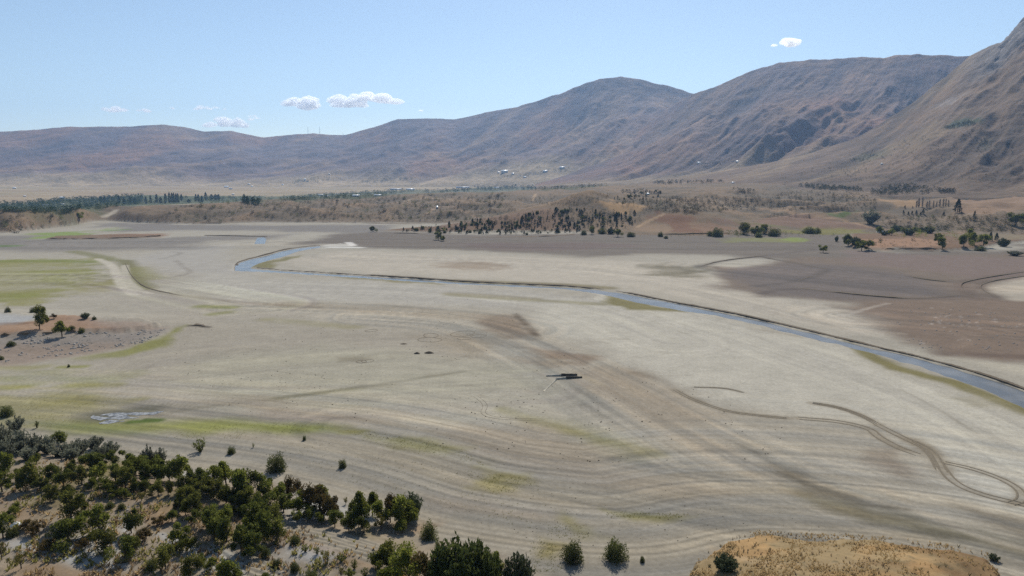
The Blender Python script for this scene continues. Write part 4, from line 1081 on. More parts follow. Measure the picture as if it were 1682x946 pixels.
SOLO = [(455,773,29,31,'R','round dark bush alone on the mud above the orchard'),(563,768,14,13,'R','small dark bush alone right of the larger mud bush'),(330,742,27,22,'S','dark spiky young tree alone on the mud by the green strip'),(380,745,12,13,'R','tiny green bush right of the spiky young tree'),
 (416,735,9,4,'S','thin dark sapling on the striped mud'),(500,723,8,6,'R','tiny dark shrub below the green strip'),(704,884,28,26,'R','round bush beside the orchard right end'),(940,921,33,34,'R','left one of two round bushes on the near mud'),(1010,918,34,36,'R','right one of two round bushes on the near mud'),
 (1055,923,10,8,'R','tiny bush right of the two round bushes'),(852,975,80,48,'V','pale willow standing right of the bottom thicket'),(1190,936,30,38,'V','olive bush growing on the left flank of the grassy mound'),(1632,920,12,16,'V','dark tuft on the cliff edge of the grassy mound'),
 (65,541,38,25,'D','tall dark tree on the stony headland'),(102,553,27,25,'L','smaller green tree on the stony headland'),(134,546,10,10,'R','round dark bush right of the headland trees'),(13,513,9,9,'R','round bush behind the headland at left'),(56,513,9,12,'R','low bush behind the tall headland tree'),
 (88,523,8,9,'A','brown bush between the headland trees'),(140,523,10,13,'V','pale green bush behind the headland'),(155,525,6,7,'R','tiny bush right of the pale headland bush'),(18,568,8,13,'R','bush on the headland slope'),(2,591,7,8,'R','small bush at the left edge below the headland'),(118,541,6,10,'R','low bush right of the smaller headland tree'),(113,603,5,4,'R','tiny bush on the mud below the headland'),
 (131,361,12,13,'D','single dark tree at the end of the left hill'),(1668,371,20,26,'D','big dark tree at the right edge of the fields'),(1572,349,21,15,'P','dark conifer beside the terraced field'),(1430,368,26,28,'G','grey leafless-looking tall shrub near the track'),(613,380.5,9,12,'D','single round tree on the flat left of the pine spit'),(720,394,13,14,'D','round tree on the mud before the pine grove'),(729,396,9,11,'D','small tree right beside the round tree on the mud'),
 (959,386,8,10,'R','bush at the right tip of the pine grove'),(972,385,13,11,'D','dark bush at the foot of the grove hill'),(989,384,10,13,'R','low bush at the foot of the golden hill'),(1003,384,11,13,'V','pale bush at the foot of the golden hill'),(1015,389,12,14,'D','round dark tree on the mud below the golden hill'),(1036,389,8,14,'R','low round bush right of the dark tree on the mud'),(1085,389,8,9,'R','round bush below the brown field'),(1094,392,5,7,'R','tiny bush on the mud below the brown field'),
 (1178,389,15,19,'R','broad dark bush at the right end of the brown field'),(1166,388,9,10,'R','bush left of the broad dark bush'),(1222,385,18,22,'D','leftmost big tree of the shore thicket'),(1240,387,17,20,'D','middle big tree of the shore thicket'),(1256,384,15,18,'D','rear tree of the shore thicket'),(1271,388,13,20,'R','rightmost dark bush of the shore thicket'),(1246,390,9,12,'R','low bush in front of the shore thicket'),(1330,383,10,24,'R','low wide dark bush in the yellow strip'),(1343,382,8,10,'R','small bush right of the wide dark bush'),
 (1393,404,19,18,'D','dark tree at the left end of the sandy terrace'),(1406,404,16,18,'V','pale tree behind the left end of the sandy terrace'),(1415,412,18,19,'L','bright green tree at the left end of the sandy terrace'),(1427,409,14,13,'L','green tree right of the bright one'),(1352,415,12,13,'D','dark bush on the brown flats left of the terrace'),(1374,397,11,6,'V','thin tree left of the sandy terrace'),
 (1541,400,16,15,'D','dark tree on the sandy terrace'),(1548,409,19,18,'L','bright tree at the bank of the sandy terrace'),(1583,405,20,18,'D','dark tree in the green group on the terrace'),(1600,403,22,20,'L','bright tree in the green group on the terrace'),(1615,404,20,20,'L','broad bright tree right in the terrace group'),(1595,396,20,14,'L','rear green tree of the terrace group'),(1626,396,14,9,'P','dark conifer right of the terrace group'),(1637,395,12,8,'P','second dark conifer right of the terrace group'),(1648,405,15,17,'V','round pale green bush at the end of the terrace'),(1666,420,9,26,'G','grey bush at the right edge of the brown flats'),(1610,412,8,16,'R','low dark bush on the bank under the terrace group')]
SN = {'P': 'conifer', 'D': 'leafy_tree', 'L': 'green_tree', 'R': 'round_bush', 'S': 'young_tree', 'V': 'pale_shrub', 'A': 'brown_bush', 'G': 'grey_shrub'}
pos = gp([t[0] for t in SOLO], [t[1] for t in SOLO])
for (u, v, h, w, k, lb), c in zip(SOLO, pos):
    s = mpp(c); plant(k, c, h * s * 1.04, w * s * 1.12, SN[k], lb, None, 'tree' if k in 'DLP' else 'bush')
row = np.random.default_rng(5)
for i in range(14):                            # yellow-green hedge by the track
    u = 1446 + i * 6.2; v = 384 + row.normal() * 1.5 + 2 * math.sin(i)
    c = gp(u, v)[0]; s = mpp(c); k = 'LVV'[i % 3]
    plant(k, c, row.uniform(8, 13) * s, row.uniform(10, 15) * s, 'hedge_bush', 'pale or yellowish green bush in the hedge behind the sandy terrace', 'hedge behind the sandy terrace', 'bush')

def scatter(poly, n, rs, lo=0):
    p_ = np.array(poly, float); out = []
    a, b = p_.min(0), p_.max(0)
    while len(out) < n:
        q = a + rs.random((n * 3, 2)) * (b - a)
        out += list(q[poly_sd(q[:, 0], q[:, 1], p_) > lo])
    return np.array(out[:n])

# pines on the spit and the hill behind it
rs = np.random.default_rng(21)
GROVE = [([(640,380),(690,382),(760,385),(850,387),(850,366),(780,364),(720,372),(680,376)], 110, 'in the dense pine rows on the low spit'),
         ([(850,387),(940,384),(1000,378),(1040,370),(1058,356),(1040,350),(990,348),(930,342),(870,352),(850,366)], 150, 'on the slope of the pine hill'),
         ([(1000,328),(1030,320),(1085,312),(1090,322),(1060,330)], 34, 'on the dark ridge behind the golden hill')]
for poly, n, lb in GROVE:
    q = scatter(poly, n, rs); q = q[np.argsort(q[:, 1])]
    for (u, v), c in zip(q, gp(q[:, 0], q[:, 1])):
        s = mpp(c); h = rs.uniform(4, 8.2) if v > 345 else rs.uniform(3, 5)
        kd = 'P' if rs.random() < .6 else 'RD'[rs.integers(2)]
        if kd == 'P': plant('P', c, h * s, h * s * rs.uniform(.5, .9), 'pine_tree', 'dark pine ' + lb, 'dark pines ' + lb, 'tree')
        else: plant(kd, c, h * s * .72, h * s * rs.uniform(.7, 1.1), 'round_tree', 'low round dark tree ' + lb, 'low round trees ' + lb, 'tree')
ISO = [(1484,352,7),(1492,353,6),(1498,352,6),(1505,353,8),(1512,354,6),(1516,351,8),(1550,354,7),(1579,353,6),(1601,352,6),(1600,357,7),(1486,342,5),(1499,342,4)]
for u, v, h in ISO:
    c = gp(u, v)[0]; s = mpp(c)
    plant('P', c, h * s, h * s * .7, 'pine_tree', 'small dark evergreen in the row below the tan field', 'evergreens below the tan field', 'tree')
for i, u in enumerate([1505,1509,1515,1522,1526,1533,1538,1543,1549,1553,1558]):
    c = gp(u, 341 - .2 * i)[0]; s = mpp(c); h = 15 if i < 3 else 12
    e = plant('B', c, h * s * rng.uniform(.75, 1.1), rng.uniform(2.6, 4) * s, 'thin_poplar', ('taller' if i < 3 else 'low') + ' thin poplar in the row beside the tan field', 'poplar row beside the tan field' + (', tall' if i < 3 else ''), 'tree')
for u, v, h, w in [(240,335,12,5),(248,334,13,4),(257.5,333,14,4.5),(272,334,16,5),(278.5,333,16.5,4.5),(282.5,333,16,4.5),(286,333,16,4.5),(289.6,333,15,4.5),(293,333,15,4.5),(298,330,11,4),(321.6,331,12,4),(326,331,12,4.5),(332,332,10,5),(338.6,329,13,5),(348,328,9,6),(354,328,9,6),(359,328,9,5),(401,333,14,6),(407,335,13,6),(196,334,12,5),(204,336,10,5),(166,332,9,5),(172,333,10,5),(215,334,11,4),(222,335,10,5),(264,334,10,6),(310,333,6,6),(415,336,11,7),(424,336,10,6)]:
    c = gp(u, v)[0]; s = mpp(c)
    plant('O', c, h * s, w * s * 1.15, 'poplar_tree', 'slender dark poplar standing above the green belt on the left', 'poplars of the left green belt', 'tree')

def valid_hit(u, v):
    e = az_el(u, v)[1]; a = az_el(u, v)[0]
    k = int(np.clip(np.searchsorted(AA, a), 1, NA - 1))
    c = []
    if _SL[k].max() > e: c.append(gp(u, v)[0])
    c += [q for q in (h(u, v) for h in (hitA, hitB, hitC)) if q is not None]
    if not c: c.append(gp(u, v)[0])
    c.sort(key=lambda q: math.hypot(q[0], q[1]))
    return c[0]

# scrub on the hills: the nearest as individuals, the rest as one mass
ZN = [([(-20,346),(40,346),(100,352),(132,364),(90,372),(30,384),(-20,388)], 95, (4, 7.5), 'on the low hill at the left edge'),
      ([(222,366),(300,338),(360,334),(430,332),(430,364),(340,367)], 260, (2.2, 6.5), 'on the hills below the poplars'),
      ([(430,364),(430,330),(560,324),(700,320),(830,318),(850,350),(760,364),(640,365)], 1500, (2.0, 6), 'on the scrubby hills in the middle'),
      ([(830,330),(900,320),(1000,318),(1000,330),(930,340)], 260, (2, 4.5), 'behind the pine hill'),
      ([(1000,334),(1060,326),(1250,322),(1250,342),(1130,352),(1070,348)], 850, (2.2, 5.5), 'on the olive slope above the brown field'),
      ([(1250,330),(1290,314),(1400,316),(1440,328),(1440,344),(1300,346),(1250,342)], 700, (2.2, 5.5), 'on the speckled slope left of the tan field'),
      ([(1440,356),(1600,354),(1682,360),(1700,384),(1600,382),(1440,376)], 320, (2.8, 7), 'in the shrubby fields on the right'),
      ([(1425,394),(1530,394),(1570,400),(1540,408),(1430,407)], 46, (3, 6.5), 'on the sandy terrace at the right'),
      ([(1180,318),(1330,300),(1460,320),(1420,330)], 300, (1.6, 3.2), 'on the far slope'),
      ([(850,387),(640,381),(780,362),(930,340),(1060,350),(1050,372),(940,385)], 420, (2, 4.5), 'among the pines of the spit')]
MV = [crown_mesh('M', 200 + i, 46) for i in range(4)]
mats = [LM['H'], LM['R'], LM['A'], LM['D']]
MVV = []
for i in range(4):
    for m_ in mats[:3]:
        d = MV[i].copy(); d.materials.clear(); d.materials.append(m_); MVV.append(d)
allp = []
for zi, (poly, n, (s0, s1), lb) in enumerate(ZN):
    q = scatter(poly, n, rs); cs = gp(q[:, 0], q[:, 1]) if zi not in (5, 8) else np.array([valid_hit(*t_) for t_ in q])
    for (u, v), c in zip(q, cs):
        s = mpp(c); h = (s0 + (s1 - s0) * rs.random() ** 2)
        allp.append((h, zi, c, h * s, h * s * rs.uniform(.9, 1.5)))
allp.sort(key=lambda t: -t[0])
bv, bf, nb = [], [], 0
for i, (h, zi, c, hm, wm) in enumerate(allp):
    me = MVV[rs.integers(len(MVV))] if zi in (4, 5, 6) else MVV[rs.integers(len(MVV)) // 3 * 3 + rs.integers(2)]
    if i < 300:
        o = obj_of('hill_shrub', me); o.location = c; o.scale = (wm, wm, hm); o.rotation_euler = (0, 0, rs.uniform(0, 6.28))
        tag(o, 'small dark shrub ' + ZN[zi][3], 'shrub', 'shrubs ' + ZN[zi][3])
    else:
        m_ = MV[rs.integers(4)]; co = np.empty(len(m_.vertices) * 3, np.float32); m_.vertices.foreach_get('co', co); co = co.reshape(-1, 3)[:16 * 4]
        bv.append(co * np.array([wm, wm, hm]) + c); bf.append(np.arange(64).reshape(-1, 4) + nb); nb += 64
tag(mesh_from('hill_scrub', np.vstack(bv), np.vstack(bf), LM['H']), 'sparse low scrub dotted over the brown hills', 'scrub', None, 'stuff')

# woods and orchards too far to count
def wood(poly, n, hpx, label, kind='O', mat='O', hitf=None, wr=.9):
    q = scatter(poly, n, rs); cs = (gp(q[:, 0], q[:, 1]) if poly[0][0] < 1000 else np.array([valid_hit(*t_) for t_ in q])) if hitf is None else np.array([t_ for t_ in (hitf(*t_) for t_ in q) if t_ is not None])
    base = PRO[kind][0][0]; co = np.empty(len(base.vertices) * 3, np.float32); base.vertices.foreach_get('co', co); co = co.reshape(-1, 3)[:4 * 34]
    v, f, k = [], [], 0
    for c in cs:
        s = mpp(c); h = rs.uniform(*hpx) * s
        a = rs.uniform(0, 6.28); ca, sa = math.cos(a), math.sin(a)
        w = co * np.array([h * wr * 1.6, h * wr * 1.6, h]); w = np.c_[w[:, 0] * ca - w[:, 1] * sa, w[:, 0] * sa + w[:, 1] * ca, w[:, 2]]
        v.append(w + c); f.append(np.arange(136).reshape(-1, 4) + k); k += 136
    return tag(mesh_from('distant_wood', np.vstack(v), np.vstack(f), LM[mat]), label, 'wood', None, 'stuff')
wood([(-60,338),(60,332),(130,327),(235,322),(235,336),(150,344),(110,354),(60,350),(-60,346)], 1300, (3, 6.5), 'dark green belt of orchards and trees on the far left')
wood([(230,334),(300,325),(430,324),(430,332),(330,334),(250,337)], 200, (2.5, 5), 'low trees under the poplars')
wood([(398,328),(428,330),(430,338),(402,339)], 30, (5, 9), 'dark clump of trees right of the poplars')
wood([(430,328),(520,321),(640,314),(700,312),(640,320),(560,326),(470,330)], 340, (2.5, 5), 'green belt behind the hills in the middle')
wood([(690,315),(760,311),(835,305),(905,305),(960,302),(1000,306),(960,308),(900,312),(830,313),(700,318)], 420, (2.5, 5), 'dark green belt in the valley centre')
wood([(1070,301),(1100,298),(1180,297),(1190,300),(1150,302),(1080,304)], 90, (3, 5), 'dark conifer strip on the ridge', 'P', 'P')
wood([(850,386),(940,383),(1040,368),(1050,352),(990,346),(930,341),(860,352),(760,364),(660,380),(760,385)], 330, (2.4, 5), 'small dark trees filling the gaps of the pine spit', 'P', 'P')
wood([(1010,316),(1060,312),(1090,316),(1060,322)], 30, (4, 6), 'dark trees on the ridge behind the golden hill', 'P', 'P')
wood([(1040,332),(1130,326),(1240,330),(1240,345),(1140,350)], 160, (2.5, 4.5), 'olive orchard on the slope', 'O', 'H')
wood([(1300,304),(1340,306),(1415,310),(1415,314),(1340,312)], 110, (4, 6.5), 'dark conifer plantation at the mountain foot', 'P', 'P')
wood([(1425,316),(1455,306),(1480,303),(1535,310),(1530,317),(1470,321),(1440,322)], 170, (4, 6.5), 'larger dark conifer plantation above the tan field', 'P', 'P')
wood([(1535,312),(1570,312),(1565,318),(1545,318)], 40, (4, 6), 'dark conifers right of the track', 'P', 'P')
wood([(1200,310),(1240,312),(1240,318),(1210,316)], 30, (3, 4.5), 'dark conifers on the left ridge end', 'P', 'P')
wood([(1250,352),(1330,354),(1330,358),(1260,357)], 30, (3, 4.5), 'leafless row on the dark field', 'O', 'B')
wood([(1450,372),(1600,362),(1690,368),(1690,380),(1600,382),(1460,382)], 170, (3, 5.5), 'grey-green shrubbery in the right-hand fields', 'O', 'V')
wood([(1440,380),(1530,376),(1560,386),(1640,390),(1600,398),(1540,392),(1450,388)], 70, (3.5, 7), 'yellow-green bushes behind the sandy terrace', 'O', 'L')
wood([(1560,352),(1690,350),(1690,362),(1560,366)], 60, (2.5, 5), 'rusty bushes under the terraced field', 'O', 'A')
wood([(1100,384),(1290,380),(1400,384),(1380,388),(1200,391),(1100,389)], 60, (2, 4.5), 'low dark shrubs along the right shoreline', 'O', 'R')
wood([(1195,384),(1270,378),(1285,384),(1200,388)], 40, (4, 8), 'dark shore thicket undergrowth', 'O', 'R')
def woodA(poly, n, label, hitf):
    return wood(poly, n, (1.5, 3), label, 'O', 'O', hitf)
woodA([(470,302),(500,292),(545,290),(540,297),(480,303)], 60, 'trees around the far hamlet', hitA)
woodA([(585,300),(640,294),(680,290),(675,296),(600,303)], 60, 'dark trees at the foot of the far range', hitA)
woodA([(815,292),(870,284),(935,274),(940,280),(880,288),(830,294)], 70, 'village trees in the valley mouth', hitA)
woodA([(1140,268),(1200,263),(1215,267),(1150,272)], 40, 'village trees on the mountain foot', hitB)
for poly, n, lb in [([(1395,262),(1440,250),(1450,258),(1400,268)], 60, 'dark tree clump on the lower near mountain'), ([(1545,210),(1590,198),(1604,204),(1560,213)], 120, 'dark wood high on the near mountain'), ([(1600,250),(1612,226),(1622,232),(1612,252)], 30, 'dark trees in a gully of the near mountain'), ([(1385,285),(1420,276),(1430,282),(1395,292)], 30, 'dark trees at the near mountain foot'), ([(1260,310),(1420,240),(1660,200),(1682,300),(1500,300)], 240, 'sparse dark trees on the near mountainside')]:
    wood(poly, n, (1.6, 3.2), lb, 'P', 'P', hitC)

# ------------------------------------------------------------------ houses, masts, stones, grass, clouds
def flat(name, col, rough=.7):
    g = N(name); p = g.pos(); n = g.noise(.4, 3, .6, p); c = np.array(col)
    g.bsdf(g.mix(g.rng(n, .3, .7, 0, 1), c * .85, c * 1.08), rough); return g.m
M_WALL = flat('plaster', (.62, .58, .52)); M_ROOFS = {'w': flat('white_sheet_roof', (.84, .84, .82), .35), 'g': flat('grey_sheet_roof', (.42, .46, .52), .5), 'r': flat('tile_roof', (.36, .20, .14))}
M_STEEL = flat('mast_steel', (.30, .30, .32), .5); M_OPEN = flat('dark_opening', (.05, .05, .05))

def house(u, v, wpx, hpx, roof, label, name='house', depth=None, rot=None):
    c = valid_hit(u, v); s = mpp(c); w = wpx * s * .9; h = max(hpx * s * .85, 3); d = depth or min(max(w * .5, 7), 26)
    e = obj_of(name, None); e.location = (c[0], c[1], c[2] - .3); e.rotation_euler = (0, 0, rng.uniform(-.3, .3) if rot is None else rot)
    wh = h * .55; x, y = w / 2, d / 2
    v_ = [(-x,-y,-2),(x,-y,-2),(x,y,-2),(-x,y,-2),(-x,-y,wh),(x,-y,wh),(x,y,wh),(-x,y,wh),(-x,0,h*.97),(x,0,h*.97)]
    mesh_from('wall', v_, [(0,1,5,4),(1,2,6,9,5),(2,3,7,6),(3,0,4,8,7)], M_WALL, e)
    o = 1.06
    r_ = [(-x*o,-y*o*1.05,wh*.97),(x*o,-y*o*1.05,wh*.97),(x*o,0,h),(-x*o,0,h),(-x*o,y*o*1.05,wh*.97),(x*o,y*o*1.05,wh*.97)]
    r_ += [(a, b, q - .25) for a, b, q in r_]
    mesh_from('roof', r_, [(0,1,2,3),(3,2,5,4),(7,6,9,8),(8,9,10,11),(0,6,7,1),(4,5,11,10),(1,7,8,2),(2,8,11,5),(0,3,9,6),(3,4,10,9)], M_ROOFS[roof], e)
    n = max(2, min(5, int(w / 7)))
    for i in range(n):
        cx = -x + w * (i + .5) / n; ww = min(1.2, w / n * .35); hh = wh * (.75 if i == 0 else .7); zl = .1 if i == 0 else wh * .35
        q = [(cx-ww,-y-.06,zl),(cx+ww,-y-.06,zl),(cx+ww,-y-.06,hh),(cx-ww,-y-.06,hh),(cx-ww,-y+.1,zl),(cx+ww,-y+.1,zl),(cx+ww,-y+.1,hh),(cx-ww,-y+.1,hh)]
        mesh_from('door' if i == 0 else 'window', q, [(0,1,2,3),(0,4,5,1),(1,5,6,2),(2,6,7,3),(3,7,4,0)], M_OPEN, e)
    return tag(e, label, 'building')
for a in [(24,310,5.5,3,'w','white house on the far left slope'),(103,327,8,5,'w','bright white house above the left green belt'),(41,323,4,2.5,'w','small pale house on the left plain'),(75,337,9,2,'w','long low white shed in the left green belt'),(102,336,8,2,'w','low white shed right in the green belt'),
 (372,308,8,3,'w','white house left in the hamlet above the poplars'),(379,311,6,3,'g','grey house in the hamlet above the poplars'),(414,307,3.5,2.5,'w','tiny white house right of the hamlet'),(407,303,4,2,'w','pale house higher in the hamlet'),(383,320,4,2.5,'w','small pale house on the plain behind the poplars'),(464,304,4,2,'w','white house left of the far village'),(500,297,3,5,'w','white tower-like house in the far village'),(505,298,4,2,'r','low house beside the white tower-like house'),(539,286,3,1.5,'w','tiny white house above the far village'),
 (527,321,9,2.4,'w','pale long house in the middle green belt'),(537,323,5,2.4,'g','grey shed right of the pale long house'),(585,323,12,4.5,'w','large bright white greenhouse in the middle'),(621,321,14,2.4,'w','long white roof right of the greenhouse'),(650,312,20,3,'g','long bluish grey roof on the plain'),(674,312,15,3,'w','long white hall right of the bluish roof'),(760,309,24,3,'g','long pale hall behind the green belt'),
 (827,283,12,4.5,'w','large white hall in the valley mouth village'),(817,284,4,2.5,'w','small white house left of the large hall'),(841,286,5,2.5,'w','small white house right of the large hall'),(894,282,8,3,'w','white house below the valley mouth trees'),(922,276,9,3,'w','white house at the upper end of the village'),(862,291,6,2,'w','low pale house at the village edge'),(864,303,4,3,'w','white house in the valley centre belt'),(816,309,8,2.4,'g','grey roofed house in the valley centre'),
 (1148,268,8,2.5,'w','pale house in the village on the mountain foot'),(1160,268,6,2.4,'r','red roofed house in the mountain foot village'),(1211,266,6,2.6,'w','white house at the right end of the mountain foot village'),(1203,301,4,3,'w','small white house on the ridge'),(1064,320,4,5,'w','pale house among the ridge trees'),(1445,382,8,5,'g','small grey hut by the track behind the sandy terrace'),(1448,270,3,3,'w','tiny pale hut on the near mountainside'),(718,343,3.2,6.5,'w','pale block-shaped hut on the middle hill')]:
    house(*a)

def mast(u, v, hpx, label):
    c = hitA(u, v + 1.5); s = mpp(c); h = hpx * s; e = obj_of('radio_mast', None); e.location = (c[0], c[1], c[2] - 4); vs, fs = [], []
    def bar(a, b, r):
        k = len(vs); a, b = np.array(a, float), np.array(b, float); d = b - a; d /= np.linalg.norm(d)
        p_ = np.cross(d, (.2, .3, .93)); p_ /= np.linalg.norm(p_); q_ = np.cross(d, p_)
        for t_ in (a, b):
            for i in range(4): vs.append(t_ + (p_ * math.cos(i * pi / 2) + q_ * math.sin(i * pi / 2)) * r)
        for i in range(4): fs.append((k + i, k + (i + 1) % 4, k + 4 + (i + 1) % 4, k + 4 + i))
    B = 2.4
    legs = [(B * math.cos(i * 2.094), B * math.sin(i * 2.094)) for i in range(3)]
    for x, y in legs: bar((x, y, 0), (x * .35, y * .35, h), .55)
    for k in range(12):
        t0, t1 = k / 12, (k + 1) / 12
        for i in range(3):
            a, b = legs[i], legs[(i + 1) % 3]; q0, q1 = 1 - .65 * t0, 1 - .65 * t1
            bar((a[0] * q0, a[1] * q0, h * t0), (b[0] * q1, b[1] * q1, h * t1), .25)
    mesh_from('lattice_tower', np.array(vs), fs, M_STEEL, e); vs.clear(); fs.clear()
    bar((0, 0, h * .97), (0, 0, h * 1.12), .5); mesh_from('antenna', np.array(vs), fs, M_STEEL, e)
    tag(e, label, 'mast')
mast(504, 219, 12, 'left one of two thin radio masts on the far ridge'); mast(525, 219.5, 13, 'right one of two thin radio masts on the far ridge'); mast(563, 222, 5, 'short mast on the far ridge right of the two tall masts')

def boulder(c, w, d, h, seed, mat, name, label):
    rs_ = np.random.default_rng(seed); vs, fs = [], []
    for k in range(5):
        for i in range(10):
            a = i * .628; q = math.cos(k / 4 * 1.5) ** .6; j = .85 + .3 * rs_.random()
            vs.append((c[0] + w / 2 * q * j * math.cos(a), c[1] + d / 2 * q * j * math.sin(a), c[2] - .2 + h * (k / 4) * (.9 + .2 * rs_.random())))
    for k in range(4):
        for i in range(10): fs.append((k*10+i, k*10+(i+1)%10, (k+1)*10+(i+1)%10, (k+1)*10+i))
    fs.append(tuple(range(40, 50)))
    tag(mesh_from(name, vs, fs, mat), label, 'rock')
c = gp(26, 863)[0]; boulder(c, 2.0, 1.4, .8, 3, flat('pale_rock', (.72, .71, .68)), 'pale_boulder', 'pale flat boulder on the rusty slope at the lower left')

def tufts(name, pts, hm, label, mat, blades=6, wid=.16, spread=.5):
    rs_ = np.random.default_rng(len(pts)); n = len(pts); B = blades
    c = np.repeat(pts, B, 0); h = np.repeat(rs_.uniform(*hm, n), B) * rs_.uniform(.6, 1.1, n * B)
    a = rs_.uniform(0, 6.28, n * B); d = np.c_[np.cos(a), np.sin(a), a * 0]; s = np.c_[-np.sin(a), np.cos(a), a * 0]
    b0 = c + d * (h * .15)[:, None]; w = (h * wid)[:, None]
    up = np.array([0, 0, 1.0])
    v = np.stack([b0 - s * w - up * .05, b0 + s * w - up * .05, b0 + d * (h * spread * .5)[:, None] + s * w * .9 + up * (h * .75)[:, None], b0 + d * (h * spread)[:, None] - s * w * .2 + up * h[:, None]], 1).reshape(-1, 3)
    return tag(mesh_from(name, v, np.arange(4 * n * B).reshape(-1, 4), mat), label, 'grass', None, 'stuff')
M_DRY = leafmat('dry_grass', (.40, .27, .12), (.58, .43, .22), .55); M_RUST = leafmat('rusty_weeds', (.19, .13, .075), (.33, .24, .14), .5); M_WEED = leafmat('green_weeds', (.19, .18, .05), (.30, .26, .09), .6); M_SCR = leafmat('dark_scrub', (.12, .105, .05), (.20, .16, .08), .5)
def ground_pts(poly, n, clump=0.0, seed=1):
    rs_ = np.random.default_rng(seed); q = scatter(poly, n * 3 if clump else n, rs_)
    g_ = gp(q[:, 0], q[:, 1])
    if clump:
        d = fbm(g_[:, 0] / 4.5, g_[:, 1] / 4.5, 3, seed); g_ = g_[np.argsort(-d + clump * rs_.random(len(d)))[:n]]
    return g_
MPX = [(1125,940),(1165,900),(1205,880),(1245,870),(1330,876),(1450,881),(1560,894),(1620,907),(1642,925),(1655,975),(1100,975)]
tufts('dry_grass', ground_pts(MPX, 3200, .3, 2), (.12, .32), 'golden dry grass covering the mound', M_DRY)
tufts('rusty_grass', ground_pts(MPX, 260, .05, 3), (.15, .4), 'darker rusty tufts on the mound', M_RUST)
tufts('dark_scrub_patches', ground_pts(MPX, 70, .02, 6), (.2, .5), 'dark low scrub on the mound', M_SCR)
OPX = [(-20,740),(120,745),(250,790),(420,850),(620,900),(700,946),(700,985),(-20,985)]
tufts('rusty_weeds', ground_pts(OPX, 1100, .1, 4), (.25, .75), 'rusty dry weeds between the orchard trees', M_RUST)
tufts('dry_weeds', ground_pts(OPX, 1000, .15, 5), (.3, .7), 'straw coloured weeds on the orchard slope', M_DRY)
tufts('green_weeds', ground_pts(OPX, 1300, .1, 7), (.3, .8), 'green weeds on the orchard slope', M_WEED)
wp = [ground_pts(p_, n, .8, 30 + i) for i, (p_, n) in enumerate([([(560,704),(650,714),(760,738),(800,765),(700,750),(600,725)], 500), ([(760,772),(870,785),(900,805),(790,812)], 300), ([(985,837),(1150,845),(1100,852),(1000,850)], 200), ([(900,850),(990,870),(950,890),(900,880)], 160), ([(860,880),(930,900),(930,940),(870,940)], 260), ([(400,690),(545,702),(420,720),(240,722)], 500), ([(-20,650),(200,655),(120,700),(-20,705)], 700), ([(430,720),(700,760),(900,830),(880,870),(700,840),(560,790)], 420)])]
M_MW = leafmat('mud_weeds', (.24, .235, .07), (.36, .33, .12), .6)
tufts('mud_weeds', np.vstack(wp), (.05, .12), 'low green weeds sprouting on the damp mud', M_MW, 5, .3, 1.6)

def stones(name, pts, sz, label, mat, seed=1):
    rs_ = np.random.default_rng(seed); oc = np.array([(1,0,0),(0,1,0),(-1,0,0),(0,-1,0),(0,0,.8),(0,0,-.6)], float); tf = np.array([(0,1,4),(1,2,4),(2,3,4),(3,0,4),(1,0,5),(2,1,5),(3,2,5),(0,3,5)])
    v, f = [], []
    for i, c in enumerate(pts):
        s = sz[0] + (sz[1] - sz[0]) * rs_.random() ** 3; o = oc * s * rs_.uniform(.6, 1.3, (6, 3)); a = rs_.uniform(0, 6.28); ca, sa = math.cos(a), math.sin(a)
        v.append(np.c_[o[:, 0] * ca - o[:, 1] * sa, o[:, 0] * sa + o[:, 1] * ca, o[:, 2]] + c); f.append(tf + 6 * i)
    return tag(mesh_from(name, np.vstack(v), np.vstack(f), mat), label, 'stones', None, 'stuff')
stones('loose_stones', ground_pts([(-20,552),(150,545),(280,540),(240,562),(120,582),(-20,598)], 900, .2, 8), (.12, .75), 'pale loose stones on the headland slope', M_STONE)
stones('slope_rubble', ground_pts(OPX, 600, .1, 9), (.05, .3), 'pale rubble on the orchard slope', M_STONE, 2)
stones('shore_pebbles', ground_pts([(300,720),(700,730),(1200,810),(1400,880),(1100,890),(900,900),(600,800)], 700, 0, 10), (.04, .16), 'small dark stones scattered on the near mud', M_DBANK, 3)
stones('mud_clods', ground_pts([(300,500),(800,490),(1300,700),(1250,760),(900,760),(500,700),(280,640)], 1300, .1, 14), (.05, .28), 'small dark clods and stones strewn over the pale mud', M_DBANK, 5)
stones('salt_stones', ground_pts([(1440,500),(1690,498),(1690,580),(1500,575)], 420, .1, 12), (.12, .55), 'pale stones strewn over the brown flat', M_STONE, 4)
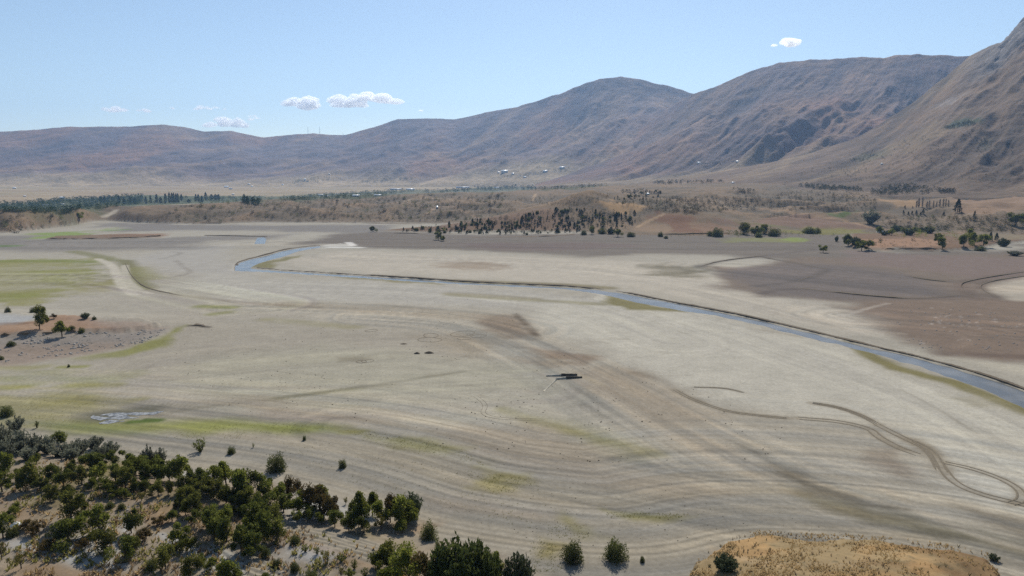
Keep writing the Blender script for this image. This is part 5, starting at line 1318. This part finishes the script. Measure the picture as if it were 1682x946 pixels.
# small grey pond by the green strip: shallow pools between mud bars
g = N('shallow_pond'); b = g.bsdf(g.mix(g.rng(g.noise(.7, 4, .7, g.pos()), .42, .58, 0, 1), (.09, .085, .075), (.30, .29, .27)), .42, g.bump(g.noise(2.2, 3, .6, g.pos()), .3, .06), .5)
for pts, lb in [([(165,683),(172,679.5),(205,677.5),(240,676.5),(270,675.5),(262,679),(238,681.5),(205,683.5),(185,685)], 'long upper pool of the silvery pond by the green strip'),
                ([(146,686.5),(154,683),(162,685),(185,686.5),(215,684.5),(232,685),(212,688.5),(180,690.5),(152,690)], 'middle pool of the silvery pond by the green strip'),
                ([(162,694),(172,691.5),(200,690.5),(208,691.5),(190,694.5),(172,696)], 'lowest pool of the silvery pond by the green strip')]:
    q_ = smooth(np.array(pts + pts[:1], float), 2)[:-1]; q_ = P(q_[:, 0], q_[:, 1] , 0.)
    q_ = q_ + (np.stack([fbm(q_[:, 0] / 2, q_[:, 1] / 2, 2, 5), fbm(q_[:, 0] / 2, q_[:, 1] / 2, 2, 6)], -1) - .5) * 2.8
    zz = height(q_[:, 0], q_[:, 1]).max() + .03
    tag(mesh_from('pond', np.c_[q_, np.full(len(q_), zz)], [tuple(range(len(q_)))], g.m), lb, 'water', None, 'structure')

def cloud(u, v, wpx, hpx, seed, label):
    R = 26000.0; c = P3(u, v, R); s = R / FPX; w, h = wpx * s, hpx * s
    rs_ = np.random.default_rng(seed); me = bpy.data.meshes.new('cloud'); import bmesh
    bm = bmesh.new(); n = max(5, int(wpx / 6))
    for i in range(n):
        t = rs_.uniform(-.42, .42) if i > 1 else 0; q = (1 - (2 * t) ** 2) ** .5; rad = h * rs_.uniform(.22, .42) * (.4 + .6 * q)
        r_ = bmesh.ops.create_icosphere(bm, subdivisions=2, radius=1)
        px, py, pz_ = t * w, rs_.normal() * h * .5, -h * .3 + h * .55 * rs_.random() * q
        for vv_ in r_['verts']:
            k = 1 + .35 * (rs_.random() - .5)
            vv_.co = (px + vv_.co.x * rad * 1.7 * k, py + vv_.co.y * rad * 1.3 * k, pz_ + vv_.co.z * rad * (.85 if vv_.co.z > 0 else .45) * k)
    bm.to_mesh(me); bm.free(); me.materials.append(M_CLOUD if wpx > 48 or v < 100 else M_WISP)
    o = obj_of('cloud', me); o.location = c
    rm = o.modifiers.new('union', 'REMESH'); rm.mode = 'VOXEL'; rm.voxel_size = h / 16
    tag(o, label, 'cloud', 'small white clouds')
def vapour(name, lo, hi, dens):
    g = N(name); n = g.noise(.0055, 6, .62, g.pos())
    pv = g.n('ShaderNodeVolumePrincipled'); pv.inputs['Color'].default_value = (1, 1, 1, 1); pv.inputs['Anisotropy'].default_value = .6
    g.l(g.rng(n, lo, hi, 0, dens), pv.inputs['Density']); g.l(pv.outputs[0], g.out.inputs['Volume'])
    return g.m
M_CLOUD, M_WISP = vapour('cloud_vapour', .31, .62, .012), vapour('wispy_vapour', .28, .56, .012)
for i, a in enumerate([(606,166,128,26,'largest white cloud above the dip in the ridge'),(503,170,54,24,'round white cloud left of the largest one'),(368,202,76,18,'low white cloud just above the ridge on the left'),(411,193,38,9,'small wisp upper right of the low cloud'),(337,177,62,9,'flat thin white cloud above the low cloud'),(194,180,56,12,'flat white cloud on the far left'),(239,181,22,9,'small puff right of the leftmost cloud'),(1297,71,48,18,'lone white cloud high on the right'),(690,182,18,5,'tiny wisp right of the largest cloud'),(283,178,14,5,'tiny faint puff between the left clouds')]):
    cloud(*a[:4], 40 + i, a[4])
